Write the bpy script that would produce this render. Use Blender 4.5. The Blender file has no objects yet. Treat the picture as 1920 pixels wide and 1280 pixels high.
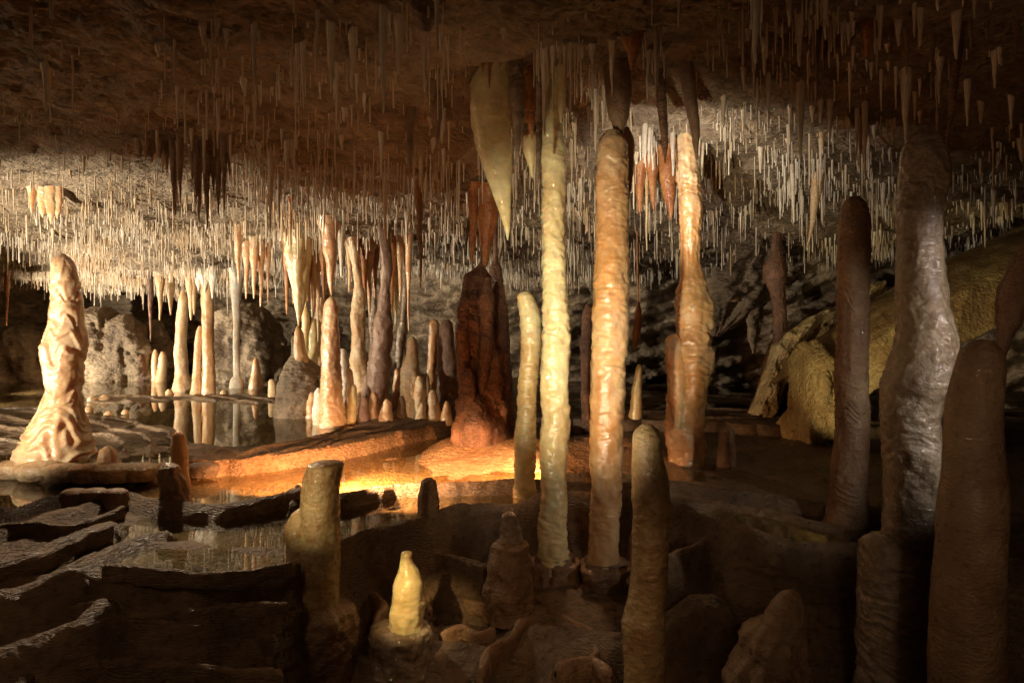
import bpy, math, random
import numpy as np
from mathutils import Vector
sc = bpy.context.scene
C = sc.collection
rnd = random.Random(7)
F, CX, HY = 1280.0, 960.0, 610.0          # focal length, principal column, horizon row of the photograph (1920 wide)

# ------------------------------------------------------------------ camera
cam = bpy.data.cameras.new('camera'); co = bpy.data.objects.new('camera', cam); C.objects.link(co)
co.location = (0, 0, 0); co.rotation_euler = (math.radians(90), 0, 0)
cam.sensor_width = 36; cam.lens = 24; cam.shift_y = -30 / 1920.0
cam.clip_start = 0.05; cam.clip_end = 200
sc.camera = co
# ------------------------------------------------------------------ world, exposure
w = bpy.data.worlds.new("World"); sc.world = w; w.use_nodes = True
w.node_tree.nodes['Background'].inputs[0].default_value = (0.55, 0.36, 0.2, 1)
w.node_tree.nodes['Background'].inputs[1].default_value = 0.004
sc.view_settings.view_transform = 'Standard'; sc.view_settings.look = 'None'
sc.view_settings.gamma = 1; sc.view_settings.exposure = 0
sc.render.engine = 'CYCLES'
cy = sc.cycles
cy.use_denoising = True; cy.max_bounces = 6; cy.diffuse_bounces = 3; cy.glossy_bounces = 3
cy.transparent_max_bounces = 8; cy.caustics_reflective = False; cy.caustics_refractive = False
cy.sample_clamp_indirect = 3.0
cy.use_adaptive_sampling = True; cy.adaptive_threshold = 0.02

def P(px, py, d):
    return Vector(((px - CX) / F * d, d, (HY - py) / F * d))

# ------------------------------------------------------------------ the show-cave lamps (hidden behind formations or beside the view), and added unseen fill lights
def spot(name, loc, tgt, energy, col, ang, blend=0.5, rad=0.04):
    l = bpy.data.lights.new(name, 'SPOT'); l.energy = energy; l.color = col
    l.spot_size = math.radians(ang); l.spot_blend = blend; l.shadow_soft_size = rad
    o = bpy.data.objects.new(name, l); C.objects.link(o); o.location = loc
    o.rotation_euler = (Vector(tgt) - Vector(loc)).to_track_quat('-Z', 'Y').to_euler()
    return o
def point(name, loc, energy, col, rad=0.3):
    l = bpy.data.lights.new(name, 'POINT'); l.energy = energy; l.color = col; l.shadow_soft_size = rad
    o = bpy.data.objects.new(name, l); C.objects.link(o); o.location = loc
    return o
CREAM = (1.0, 0.88, 0.67); AMB = (1.0, 0.62, 0.34)
spot('left_floodlight', (-7.4, 5.2, -0.75), (-2.6, 10.5, 0.75), 1900, CREAM, 84, 0.6, 0.05)
spot('rear_left_floodlight', (-8.8, 9.6, -0.85), (-3.4, 13.2, 0.1), 1400, CREAM, 95, 0.5, 0.05)
spot('far_wall_fill', (-9.6, 12.0, -0.8), (-6.2, 15.0, 0.45), 900, CREAM, 110, 0.6, 0.05)  # added offscreen light to lift the dark far wall, no known fixture
spot('left_front_lamp', (-5.2, 3.0, -0.3), (-3.78, 6.4, -0.30), 1000, (1.0, 0.86, 0.64), 42, 0.7, 0.04)
spot('column_lamp', (-0.75, 1.5, -1.15), (0.62, 5.0, 0.20), 900, (1.0, 0.86, 0.58), 40, 1.0, 0.03)
spot('ceiling_lamp', (0.86, 5.35, 0.70), (1.60, 6.4, 1.55), 115, (1.0, 0.93, 0.8), 90, 0.95, 0.02)
spot('pool_lamp', (-1.45, 5.15, -1.02), (-1.75, 5.72, -1.62), 230, (1.0, 0.52, 0.24), 112, 0.5, 0.02)
spot('pool_right_lamp', (-1.25, 5.2, -0.98), (-0.62, 5.95, -1.75), 360, (1.0, 0.54, 0.25), 100, 0.6, 0.02)
spot('mound_lamp', (0.33, 5.62, -0.98), (-0.25, 6.1, -1.55), 170, (1.0, 0.54, 0.25), 96, 0.5, 0.03)
spot('bottle_lamp', (-0.9, 2.75, -0.62), (-0.6, 3.9, -1.56), 125, (1.0, 0.70, 0.30), 20, 0.9, 0.02)
spot('stub_lamp', (-1.6, 2.6, -0.9), (-1.1, 3.9, -0.98), 50, (1.0, 0.8, 0.42), 27, 0.9, 0.03)
spot('flowstone_lamp', (1.6, 4.9, -0.9), (4.6, 8.0, 0.0), 220, (1.0, 0.8, 0.42), 38, 0.4, 0.02)
spot('right_side_lamp', (3.3, 1.5, 0.35), (2.15, 3.4, -0.15), 150, (1.0, 0.91, 0.78), 40, 0.7, 0.04)
spot('ceiling_bounce_fill', (-3.3, 6.3, 0.95), (-1.7, 3.5, -1.6), 230, (1.0, 0.74, 0.48), 62, 0.9, 0.10)  # added spot standing in for light bounced off the bright ceiling
spot('left_foreground_fill', (-3.0, 1.6, 0.9), (-1.3, 3.5, -1.6), 26, (1.0, 0.66, 0.38), 66, 0.9, 0.25)  # added front fill so the terrace faces are not black
spot('pit_back_fill', (0.45, 5.5, -0.2), (0.2, 4.0, -1.9), 26, AMB, 80, 0.9, 0.08)  # added unseen fill reaching into the pit from behind
spot('right_foreground_fill', (0.9, 0.5, 0.1), (1.9, 3.0, -0.6), 19, (1.0, 0.72, 0.46), 60, 0.9, 0.08)  # added fill to brighten the stalagmites at the far right
spot('pit_fill', (0.5, 1.4, 0.2), (0.05, 3.9, -1.9), 40, AMB, 36, 1.0, 0.05)  # weak added fill that brings out the rims in the pit
point('camera_fill', (0.6, -0.6, 0.4), 17, AMB, 0.6)  # added ambient fill near the camera, stands in for soft bounce
spot('upper_left_fill', (-7.2, 3.6, 0.45), (-3.2, 4.6, 1.55), 140, AMB, 70, 0.9, 0.04)  # added grazing fill to bring out the upper left rock
spot('upper_middle_fill', (-1.9, 2.6, -1.2), (-1.2, 5.6, 1.4), 30, AMB, 85, 0.9, 0.05)  # added from below to lift the dim straws left of centre
spot('upper_centre_fill', (-0.2, 2.2, -1.1), (-0.3, 4.6, 1.6), 34, AMB, 50, 0.9, 0.04)  # added unseen fill for the dark curtains at the top centre
spot('upper_right_fill', (2.4, 1.8, -0.9), (3.0, 4.8, 1.6), 14, (1.0, 0.55, 0.28), 75, 0.9, 0.05)  # added dim fill for the stalactites at the upper right

# ------------------------------------------------------------------ noise
def _h(ix, iy, iz, s):
    n = (ix.astype(np.uint32) * np.uint32(374761393) + iy.astype(np.uint32) * np.uint32(668265263)
         + iz.astype(np.uint32) * np.uint32(2147483647) + np.uint32((s * 974634777 + 12345) & 0xffffffff))
    n = (n ^ (n >> np.uint32(13))) * np.uint32(1274126177)
    n = (n ^ (n >> np.uint32(16))) * np.uint32(2246822519)
    n = n ^ (n >> np.uint32(15))
    return (n & np.uint32(0xffffff)).astype(np.float64) / float(0xffffff)
def vn(x, y, z, s=0):
    x, y, z = np.broadcast_arrays(np.asarray(x, float), np.asarray(y, float), np.asarray(z, float))
    fx, fy, fz = np.floor(x), np.floor(y), np.floor(z)
    ix, iy, iz = fx.astype(np.int64), fy.astype(np.int64), fz.astype(np.int64)
    u, v, q = x - fx, y - fy, z - fz
    u = u*u*(3-2*u); v = v*v*(3-2*v); q = q*q*(3-2*q)
    r = 0
    for a in (0, 1):
        wa = u if a else 1-u
        for b in (0, 1):
            wb = v if b else 1-v
            for c in (0, 1):
                r = r + wa*wb*(q if c else 1-q) * _h(ix+a, iy+b, iz+c, s)
    return r * 2 - 1
def fbm(x, y, z=0.0, o=4, s=0, g=0.5):
    r = 0; a = 1; f = 1; t = 0
    for i in range(o):
        r = r + a * vn(x*f + i*13.7, y*f + i*7.1, z*f + i*3.3, s + i); t += a; a *= g; f *= 2.03
    return r / t
def ss(a, b, x):
    t = np.clip((x - a) / (b - a), 0, 1); return t*t*(3-2*t)

# ------------------------------------------------------------------ materials
def mat(name, c1, c2, rough=0.4, sss=0.0, sssr=0.05, bump=0.3, bscale=30.0, band=0.0, mscale=4.0, c3=None, spec=0.5, zs=1.0, coat=0.0, bdist=0.02):
    m = bpy.data.materials.new(name); m.use_nodes = True; nt = m.node_tree; N = nt.nodes; L = nt.links
    b = N['Principled BSDF']
    tc = N.new('ShaderNodeTexCoord'); mp = N.new('ShaderNodeMapping'); mp.inputs['Scale'].default_value = (1, 1, zs)
    L.new(tc.outputs['Object'], mp.inputs[0])
    n1 = N.new('ShaderNodeTexNoise'); n1.inputs['Scale'].default_value = mscale; n1.inputs['Detail'].default_value = 7; n1.inputs['Roughness'].default_value = 0.6
    L.new(mp.outputs[0], n1.inputs[0])
    cr = N.new('ShaderNodeValToRGB'); L.new(n1.outputs[0], cr.inputs[0])
    e = cr.color_ramp.elements
    e[0].position = 0.36; e[0].color = (*c2, 1); e[1].position = 0.6; e[1].color = (*c1, 1)
    if c3:
        q = e.new(0.75); q.color = (*c3, 1)
    col = cr.outputs[0]
    if not name.endswith(('limestone', 'flowstone')):
        n5 = N.new('ShaderNodeTexNoise'); n5.inputs['Scale'].default_value = 1.5; n5.inputs['Detail'].default_value = 6; n5.inputs['Roughness'].default_value = 0.7
        m5 = N.new('ShaderNodeMapping'); m5.inputs['Scale'].default_value = (1.6, 1.6, 0.9); m5.inputs['Location'].default_value = (3, 8, 1)
        L.new(tc.outputs['Object'], m5.inputs[0]); L.new(m5.outputs[0], n5.inputs[0])
        r5 = N.new('ShaderNodeMapRange'); r5.inputs[1].default_value = 0.50; r5.inputs[2].default_value = 0.68; r5.inputs[4].default_value = 0.75
        L.new(n5.outputs[0], r5.inputs[0])
        x5 = N.new('ShaderNodeMix'); x5.data_type = 'RGBA'; x5.inputs[7].default_value = (c2[0]*0.75, c2[1]*0.62, c2[2]*0.5, 1)
        L.new(r5.outputs[0], x5.inputs[0]); L.new(col, x5.inputs[6]); col = x5.outputs[2]
    n2 = N.new('ShaderNodeTexNoise'); n2.inputs['Scale'].default_value = mscale * 9; n2.inputs['Detail'].default_value = 5
    L.new(mp.outputs[0], n2.inputs[0])
    mr = N.new('ShaderNodeMapRange'); mr.inputs[1].default_value = 0.3; mr.inputs[2].default_value = 0.7; mr.inputs[3].default_value = 0.66 if name.endswith(('limestone', 'flowstone')) else 0.84; mr.inputs[4].default_value = 1.18 if name.endswith(('limestone', 'flowstone')) else 1.06
    L.new(n2.outputs[0], mr.inputs[0])
    mx = N.new('ShaderNodeMix'); mx.data_type = 'RGBA'; mx.blend_type = 'MULTIPLY'; mx.inputs[0].default_value = 1
    L.new(col, mx.inputs[6]); L.new(mr.outputs[0], mx.inputs[7])
    L.new(mx.outputs[2], b.inputs['Base Color'])
    b.inputs['Roughness'].default_value = rough
    rr = N.new('ShaderNodeMapRange'); rr.inputs[1].default_value = 0.35; rr.inputs[2].default_value = 0.65
    rr.inputs[3].default_value = max(0.08, rough - 0.16); rr.inputs[4].default_value = min(1, rough + 0.2)
    L.new(n2.outputs[0], rr.inputs[0]); L.new(rr.outputs[0], b.inputs['Roughness'])
    b.inputs['Specular IOR Level'].default_value = spec
    if sss:
        b.inputs['Subsurface Weight'].default_value = sss
        b.inputs['Subsurface Radius'].default_value = (1.0, 0.42, 0.16)
        b.inputs['Subsurface Scale'].default_value = sssr
    if coat:
        b.inputs['Coat Weight'].default_value = coat; b.inputs['Coat Roughness'].default_value = 0.07
    n3 = N.new('ShaderNodeTexNoise'); n3.inputs['Scale'].default_value = bscale; n3.inputs['Detail'].default_value = 8; n3.inputs['Roughness'].default_value = 0.62
    m2 = N.new('ShaderNodeMapping'); m2.inputs['Scale'].default_value = (1, 1, 1 + band)
    L.new(tc.outputs['Object'], m2.inputs[0]); L.new(m2.outputs[0], n3.inputs[0])
    vo = N.new('ShaderNodeTexVoronoi'); vo.inputs['Scale'].default_value = bscale * 1.6; L.new(m2.outputs[0], vo.inputs[0])
    ad = N.new('ShaderNodeMath'); ad.operation = 'MULTIPLY_ADD'; ad.inputs[1].default_value = -0.25
    L.new(vo.outputs[0], ad.inputs[0]); L.new(n3.outputs[0], ad.inputs[2])
    bp = N.new('ShaderNodeBump'); bp.inputs['Strength'].default_value = bump; bp.inputs['Distance'].default_value = bdist * 1.3
    L.new(ad.outputs[0], bp.inputs['Height']); L.new(bp.outputs[0], b.inputs['Normal'])
    if coat:           # film of water: its own soft ripples give the broken glints
        n6 = N.new('ShaderNodeTexNoise'); n6.inputs['Scale'].default_value = 34; n6.inputs['Detail'].default_value = 3; L.new(m2.outputs[0], n6.inputs[0])
        b6 = N.new('ShaderNodeBump'); b6.inputs['Strength'].default_value = 0.8; b6.inputs['Distance'].default_value = 0.014
        L.new(n6.outputs[0], b6.inputs['Height']); L.new(b6.outputs[0], b.inputs['Coat Normal'])
    return m
M = {}
M['peach'] = mat('peach_calcite', (0.84, 0.60, 0.38), (0.76, 0.44, 0.22), 0.2, 0.6, 0.06, 0.35, 14, 0.8, 2.2, (0.88, 0.68, 0.52), coat=1.0)
M['cream'] = mat('cream_calcite', (0.78, 0.60, 0.39), (0.64, 0.40, 0.20), 0.3, 0.5, 0.04, 0.6, 22, 1.5, 3.5, (0.84, 0.70, 0.56), coat=0.4)
M['yellow'] = mat('yellow_calcite', (0.84, 0.74, 0.45), (0.76, 0.58, 0.28), 0.2, 0.7, 0.06, 0.28, 13, 0.8, 1.5, (0.86, 0.81, 0.60), coat=0.9)
M['tan'] = mat('tan_calcite', (0.78, 0.58, 0.36), (0.66, 0.32, 0.10), 0.24, 0.6, 0.05, 0.32, 16, 0.4, 1.3, (0.82, 0.70, 0.52), coat=0.9, zs=0.5)
M['amber'] = mat('amber_calcite', (0.55, 0.26, 0.09), (0.34, 0.12, 0.04), 0.3, 0.4, 0.03, 0.4, 34, 0.5, 4.0, (0.68, 0.40, 0.17))
M['olive'] = mat('olive_calcite', (0.56, 0.41, 0.21), (0.36, 0.22, 0.10), 0.3, 0.4, 0.04, 0.6, 20, 0.5, 5.0, (0.62, 0.52, 0.30), coat=0.5)
M['brown'] = mat('brown_calcite', (0.36, 0.23, 0.13), (0.22, 0.12, 0.065), 0.42, 0.15, 0.03, 0.6, 40, 0.8, 4.0, (0.46, 0.32, 0.19), coat=0.35)
M['rust'] = mat('rust_calcite', (0.27, 0.13, 0.07), (0.10, 0.05, 0.03), 0.34, 0.1, 0.02, 0.9, 36, 0.2, 5.0, (0.40, 0.20, 0.11))
M['mauve'] = mat('mauve_calcite', (0.42, 0.28, 0.20), (0.26, 0.15, 0.11), 0.35, 0.2, 0.03, 0.5, 34, 0.5, 5.0, (0.55, 0.40, 0.32))
M['grey'] = mat('grey_calcite', (0.40, 0.31, 0.22), (0.24, 0.17, 0.11), 0.16, 0.4, 0.04, 0.6, 9, 0.3, 4.0, (0.48, 0.39, 0.29), coat=1.0, bdist=0.06)
M['white'] = mat('white_calcite', (0.82, 0.76, 0.66), (0.66, 0.54, 0.40), 0.3, 0.4, 0.02, 0.4, 30, 1.0, 6.0, (0.86, 0.82, 0.74))
M['straw'] = mat('straw_calcite', (0.80, 0.72, 0.60), (0.62, 0.44, 0.26), 0.22, 0.0, 0.01, 0.2, 60, 0, 1.7, (0.84, 0.78, 0.68))
M['rock'] = mat('ceiling_limestone', (0.40, 0.30, 0.20), (0.20, 0.135, 0.08), 0.48, 0, 0.1, 0.9, 16, 2.0, 1.6, (0.54, 0.44, 0.32), zs=2.5, bdist=0.07)
M['wall'] = mat('wall_limestone', (0.34, 0.25, 0.16), (0.16, 0.11, 0.07), 0.6, 0, 0.1, 0.9, 9, 1.0, 1.1, (0.48, 0.40, 0.29), bdist=0.06)
M['floor'] = mat('floor_flowstone', (0.24, 0.155, 0.09), (0.11, 0.07, 0.04), 0.42, 0, 0.1, 0.7, 24, 3.0, 2.6, (0.34, 0.25, 0.16), bdist=0.03)
M['bed'] = mat('ochre_pool_flowstone', (0.60, 0.36, 0.18), (0.42, 0.21, 0.09), 0.5, 0, 0.1, 0.9, 22, 1.0, 3.0, (0.70, 0.48, 0.27), bdist=0.04)
M['flow'] = mat('ochre_flowstone', (0.52, 0.38, 0.17), (0.33, 0.20, 0.08), 0.5, 0.1, 0.03, 0.9, 26, 0.0, 2.4, (0.62, 0.50, 0.26), bdist=0.04)

mw = bpy.data.materials.new('still_water'); mw.use_nodes = True; nt = mw.node_tree; N = nt.nodes; L = nt.links
N.remove(N['Principled BSDF'])
tr = N.new('ShaderNodeBsdfTransparent'); tr.inputs[0].default_value = (0.80, 0.78, 0.62, 1)
gl = N.new('ShaderNodeBsdfGlossy'); gl.inputs['Roughness'].default_value = 0.015
geo = N.new('ShaderNodeNewGeometry'); dt = N.new('ShaderNodeVectorMath'); dt.operation = 'DOT_PRODUCT'
L.new(geo.outputs['Incoming'], dt.inputs[0]); L.new(geo.outputs['Normal'], dt.inputs[1])
def mth(op, a, b=None):
    q = N.new('ShaderNodeMath'); q.operation = op
    for i_, v_ in enumerate((a, b)):
        if v_ is None: continue
        if isinstance(v_, (int, float)): q.inputs[i_].default_value = v_
        else: L.new(v_, q.inputs[i_])
    return q.outputs[0]
fr_out = mth('ADD', mth('MULTIPLY', mth('POWER', mth('SUBTRACT', 1.0, mth('ABSOLUTE', dt.outputs['Value'])), 5.0), 0.98), 0.02)
mxs = N.new('ShaderNodeMixShader'); L.new(fr_out, mxs.inputs[0]); L.new(tr.outputs[0], mxs.inputs[1]); L.new(gl.outputs[0], mxs.inputs[2])
tcw = N.new('ShaderNodeTexCoord'); nw = N.new('ShaderNodeTexNoise'); nw.inputs['Scale'].default_value = 3.0; L.new(tcw.outputs['Object'], nw.inputs[0])
bw = N.new('ShaderNodeBump'); bw.inputs['Strength'].default_value = 0.03; bw.inputs['Distance'].default_value = 0.01
L.new(nw.outputs[0], bw.inputs['Height']); L.new(bw.outputs[0], gl.inputs['Normal'])
L.new(mxs.outputs[0], N['Material Output'].inputs[0])
M['water'] = mw

# ------------------------------------------------------------------ object helpers
def mesh_np(name, V, Fq, m, loc=(0, 0, 0), smooth=True):
    me = bpy.data.meshes.new(name)
    V = np.asarray(V, np.float32); Fq = np.asarray(Fq, np.int32)
    me.vertices.add(len(V)); me.vertices.foreach_set('co', V.ravel())
    k = Fq.shape[1]
    me.loops.add(Fq.size); me.loops.foreach_set('vertex_index', Fq.ravel())
    me.polygons.add(len(Fq)); me.polygons.foreach_set('loop_start', np.arange(0, Fq.size, k, dtype=np.int32))
    me.update(calc_edges=True)
    if smooth: me.polygons.foreach_set('use_smooth', np.ones(len(Fq), bool))
    me.materials.append(m)
    o = bpy.data.objects.new(name, me); o.location = loc; C.objects.link(o)
    return o
def tag(o, label, cat, group=None, kind=None):
    if label: o['label'] = label
    if cat: o['category'] = cat
    if group: o['group'] = group
    if kind: o['kind'] = kind
    return o
def grid_faces(nr, nc, closed=False):
    r = np.arange(nr - 1)[:, None]; c = np.arange(nc if closed else nc - 1)[None, :]
    c2 = (c + 1) % nc
    a = r*nc + c; b = r*nc + c2; d = (r+1)*nc + c2; e = (r+1)*nc + c
    return np.stack([a, b, d, e], -1).reshape(-1, 4)
def lathe_geo(pts, d, seed, bulge=0.08, rip=0.03, flute=0.0, ripf=26.0, seg=None, dz=None, flat=1.0, lean=0.0):
    """pts: (py, cx, halfwidth) in photo rows at distance d; a wobbling round solid in metres"""
    pts = sorted(pts)
    py = np.array([p[0] for p in pts], float); cx = np.array([p[1] for p in pts], float); hw = np.array([p[2] for p in pts], float)
    Z = (HY - py) / F * d; X = (cx - CX) / F * d; R = hw / F * d
    Hh = Z[0] - Z[-1]; pxs = Hh / d * F / 1.9
    n = int(min(420, max(14, pxs / 1.0)))
    if dz: n = int(Hh / dz)
    zz = np.linspace(Z[0], Z[-1], n)
    def it(A):                       # smooth interpolation (pchip-like through small moving average)
        v = np.interp(-zz, -Z, A)
        k = max(1, int(n * 0.012)); ker = np.ones(2*k+1)/(2*k+1)
        return np.convolve(np.pad(v, k, mode='edge'), ker, 'valid')
    x, r = it(X), it(R)
    seg = seg or int(min(110, max(14, R.max() / d * F / 0.8)))
    th = np.linspace(0, 2*np.pi, seg, endpoint=False)
    zz2 = zz[:, None] + 0*th; ct, st = np.cos(th)[None, :], np.sin(th)[None, :]
    rm = max(R.max(), 1e-3)
    q = 0.55 / rm
    f1 = fbm(ct*0.9 + seed*3.1, st*0.9, zz2*q*1.0, 3, seed)
    f2 = fbm(ct*2.2 + seed, st*2.2, zz2*q*3.5, 3, seed + 5)
    wob = zz2*ripf + 1.2*fbm(ct*1.2, st*1.2 + seed, zz2*q*2, 2, seed+9)*3
    rp = 1 - np.abs(vn(wob, seed*1.7, 0, seed+3))
    f3 = fbm(ct*4.5 + seed*2, st*4.5, zz2*q*8.0, 4, seed + 15, 0.65)
    dr = 1 - 2*np.abs(fbm(ct*3.0 + 4, st*3.0 + seed, zz2*q*1.6, 3, seed + 25))
    rr = r[:, None] * (1 + bulge*f1*1.5 + bulge*1.1*f2 + bulge*0.55*f3 + bulge*0.45*(dr - 0.55)) + r[:, None]*1.5*rip*(rp - 0.5)
    if flute:
        fl = vn(ct*3.2 + 5, st*3.2 + seed, zz2*q*0.35, seed+20)
        rr = rr * (1 + flute*(1-np.abs(fl)*2))
    ox = fbm(zz*q*0.7, seed*1.3, 0, 2, seed+31) * rm * 0.10
    Xv = x[:, None] + ox[:, None] + rr*ct
    Yv = d + rr*st*flat
    V = np.stack([Xv, Yv, zz2], -1).reshape(-1, 3)
    Fa = grid_faces(n, seg, True)
    top = np.array([[x[0] + ox[0], d, zz[0] + 0.15*r[0]]]); bot = np.array([[x[-1] + ox[-1], d, zz[-1] - 0.15*r[-1]]])
    V = np.vstack([V, top, bot]); ti = n*seg; bi = ti + 1
    i = np.arange(seg); j = (i+1) % seg
    Fa = np.vstack([Fa, np.stack([j, i, np.full(seg, ti), np.full(seg, ti)], -1), np.stack([(n-1)*seg+i, (n-1)*seg+j, np.full(seg, bi), np.full(seg, bi)], -1)])
    return V, Fa
def clean(me):
    me.validate()
def make_mesh(name, geos, m, origin, parent=None):
    V = []; Fs = []; k = 0
    for v, f in geos:
        V.append(v); Fs.append(f + k); k += len(v)
    V = np.vstack(V) - np.array(origin)
    Fs = np.vstack(Fs)
    tri = Fs[:, 2] == Fs[:, 3]
    me = bpy.data.meshes.new(name)
    loops = np.concatenate([Fs[~tri].ravel(), Fs[tri][:, :3].ravel()]).astype(np.int32)
    nq, ntr = int((~tri).sum()), int(tri.sum())
    starts = np.concatenate([np.arange(nq)*4, nq*4 + np.arange(ntr)*3]).astype(np.int32)
    me.vertices.add(len(V)); me.vertices.foreach_set('co', V.astype(np.float32).ravel())
    me.loops.add(len(loops)); me.loops.foreach_set('vertex_index', loops)
    me.polygons.add(nq+ntr); me.polygons.foreach_set('loop_start', starts)
    me.update(calc_edges=True)
    me.polygons.foreach_set('use_smooth', np.ones(nq+ntr, bool))
    me.materials.append(m)
    o = bpy.data.objects.new(name, me); C.objects.link(o)
    if parent: o.parent = parent
    else: o.location = origin
    return o
_seed = [100]
def thing(name, label, cat, d, m, body, group=None, parts=(), **kw):
    """body: list of profiles fused in one mesh (shaft and its fused lobes); parts: (part name, material, profile list, distance)"""
    _seed[0] += 1; s = _seed[0]
    if cat in ('stalagmite', 'column') and 7.7 < d < 9.7: sc9 = 1.16; kw['bulge'] = max(kw.get('bulge', 0), 0.14)
    else: sc9 = 1.0
    def geos(bl, dd, kk):
        out = []
        for i, b in enumerate(bl):
            if isinstance(b, tuple) and isinstance(b[0], (int, float)) and isinstance(b[1], list): dd2, pr = b
            else: dd2, pr = dd, b
            out.append(lathe_geo(pr, dd2, s + i*17, **kk))
        return out
    def grow(bl, dd):
        out = []; px_ok = True
        for i, b in enumerate(bl):
            d2, pr = b if isinstance(b, tuple) and isinstance(b[1], list) else (dd, b)
            pr = sorted(pr); x0 = (pr[0][1]-CX)/F*d2; x1 = (pr[-1][1]-CX)/F*d2
            if cat in ('stalactite', 'drapery', 'column') and not (cat == 'column' and i) and m != 'flow' and 'broken neck' not in label and 'mauve' not in label and px_ok:
                t = HY - (float(ceil_z(np.array([x0]), np.array([d2]))[0]) + 0.06)*F/d2
                if t < pr[0][0] - 2:
                    k = 2.0 if cat == 'stalactite' and pr[0][2] < 20 else 1.25
                    pr = [(t, pr[0][1], pr[0][2]*k)] + ([((t+pr[0][0])/2, pr[0][1], pr[0][2]*1.05)] if pr[0][0]-t > 30 else []) + pr
            if cat in ('stalagmite', 'column', 'boulder', 'rock mound', 'cobble') and i == 0 and not label.startswith(('pale green', 'dull yellow', 'pale cone', 'ribbed', 'lumpy yellow')):
                t = HY - (float(floor_z(np.array([x1]), np.array([d2]))[0]) - 0.05)*F/d2
                if t > pr[-1][0] + 1: pr = pr + [(t, pr[-1][1], pr[-1][2]*1.08)]
            out.append((d2, [(p[0], p[1], p[2]*sc9) for p in pr]))
        return out
    g = geos(grow(body, d), d, kw)
    up = cat in ('stalactite', 'drapery', 'soda straw')
    zs = [v[:, 2] for v, f in g]
    zb = max(z.max() for z in zs) if up else min(z.min() for z in zs)
    p0 = body[0][1] if isinstance(body[0], tuple) else body[0]
    base = sorted(p0)[0 if up else -1]
    org = ((base[1]-CX)/F*d, d, zb)
    if not parts:
        return tag(make_mesh(name, g, M[m], org), label, cat, group)
    e = bpy.data.objects.new(name, None); e.empty_display_size = 0.1; e.location = org; C.objects.link(e); tag(e, label, cat, group)
    make_mesh('shaft', g, M[m], org, e)
    for pn, pm, pb, pd in parts:
        kk = dict(kw); kk['rip'] = 0.02; kk['bulge'] = max(0.16, kw.get('bulge', 0))
        make_mesh(pn, geos(pb, pd, kk), M[pm], org, e)
    return e

# ------------------------------------------------------------------ ceiling
cp = [(0,0,3.2),(0,200,5.0),(0,335,7.0),(0,450,9.5),(0,520,13),(0,556,16),(-900,0,3.5),(-900,400,8),(-700,520,13),
 (320,0,3.0),(320,200,4.8),(320,325,6.5),(320,420,8.5),(320,505,12),(320,545,15),
 (640,0,3.2),(640,200,4.6),(640,345,6.5),(640,440,9),(640,500,13),
 (830,60,3.6),(830,300,5.8),(830,400,7.5),(830,490,11),
 (1000,0,3.0),(1000,80,4.6),(1060,190,5.8),(1090,320,6.8),(1090,450,9),(1090,510,12),
 (1300,60,4.5),(1330,240,6.2),(1350,390,7.6),(1400,480,10),
 (1550,60,4.5),(1550,240,6.0),(1560,300,6.6),(1600,345,7.2),(1600,450,9.5),
 (1850,30,4.0),(1850,250,5.8),(1850,380,8.0),(2600,100,4.0),(2600,400,8)]
CPW = np.array([list(P(*c)) for c in cp] + [(0,-2,1.3),(-3,-1,1.3),(3,-1,1.35),(0,1,1.35),(-4,1,1.35),(4,1,1.45)])
def ceil_base(x, y):
    num = 0; den = 0
    for (a, b, c) in CPW:
        wt = 1.0 / (((x-a)**2 + (y-b)**2) + 0.35)**2
        num = num + wt*c; den = den + wt
    return num/den
def ceil_z(x, y, detail=True):
    z = ceil_base(x, y) + 0.10*fbm(x*0.55, y*0.55, 3.0, 3, 41)
    wx = x + 0.35*fbm(x*0.8, y*0.8, 1.0, 3, 55); wy = y + 0.35*fbm(x*0.8, y*0.8, 9.0, 3, 56)
    st = 0.15
    s = (z + 0.13*fbm(wx*0.8, wy*1.1, 0, 4, 43)) / st
    f = s - np.floor(s)
    zt = (np.floor(s) + ss(0.34, 0.66, f)) * st
    z2 = z + 0.85*(zt - s*st)
    if detail:
        z2 = z2 + 0.05*fbm(wx*2.2, wy*3.4, 0, 5, 47, 0.6) - 0.028*np.maximum(0, fbm(x*7, y*7, 0, 3, 48))*2
        z2 = z2 + 0.016*fbm(x*9, y*22, 0, 3, 49) + 0.02*np.abs(fbm(x*13, y*15, 0, 3, 51, 0.6))
        # broken rough rock plates, strongest on the upper left
        k = 0.35 + 0.65*ss(0.5, -3.0, x)*ss(8.5, 5.0, y)
        z2 = z2 + 0.11*k*np.abs(fbm(wx*4 + 0.8*wy, wy*8, 0, 5, 50, 0.66))
    return z2
ys = np.concatenate([np.linspace(-3.5, 1.3, 24), 1.5*np.exp(np.linspace(0, math.log(19.5/1.5), 560))])
us = np.linspace(-1.0, 1.0, 640); us = np.sign(us)*(0.86*np.abs(us) + 0.55*np.abs(us)**6)
Yg, Ug = np.meshgrid(ys, us, indexing='ij')
Xg = Ug * (np.maximum(Yg, 0)*0.92 + 3.0*ss(6, -3, Yg) + 0.9)
Zc = ceil_z(Xg, Yg)
ceil_o = tag(mesh_np('cave_ceiling', np.stack([Xg, Yg, Zc], -1).reshape(-1, 3), grid_faces(len(ys), len(us)), M['rock']), 'rough layered limestone roof of the cave', 'cave ceiling', None, 'structure')

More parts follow.
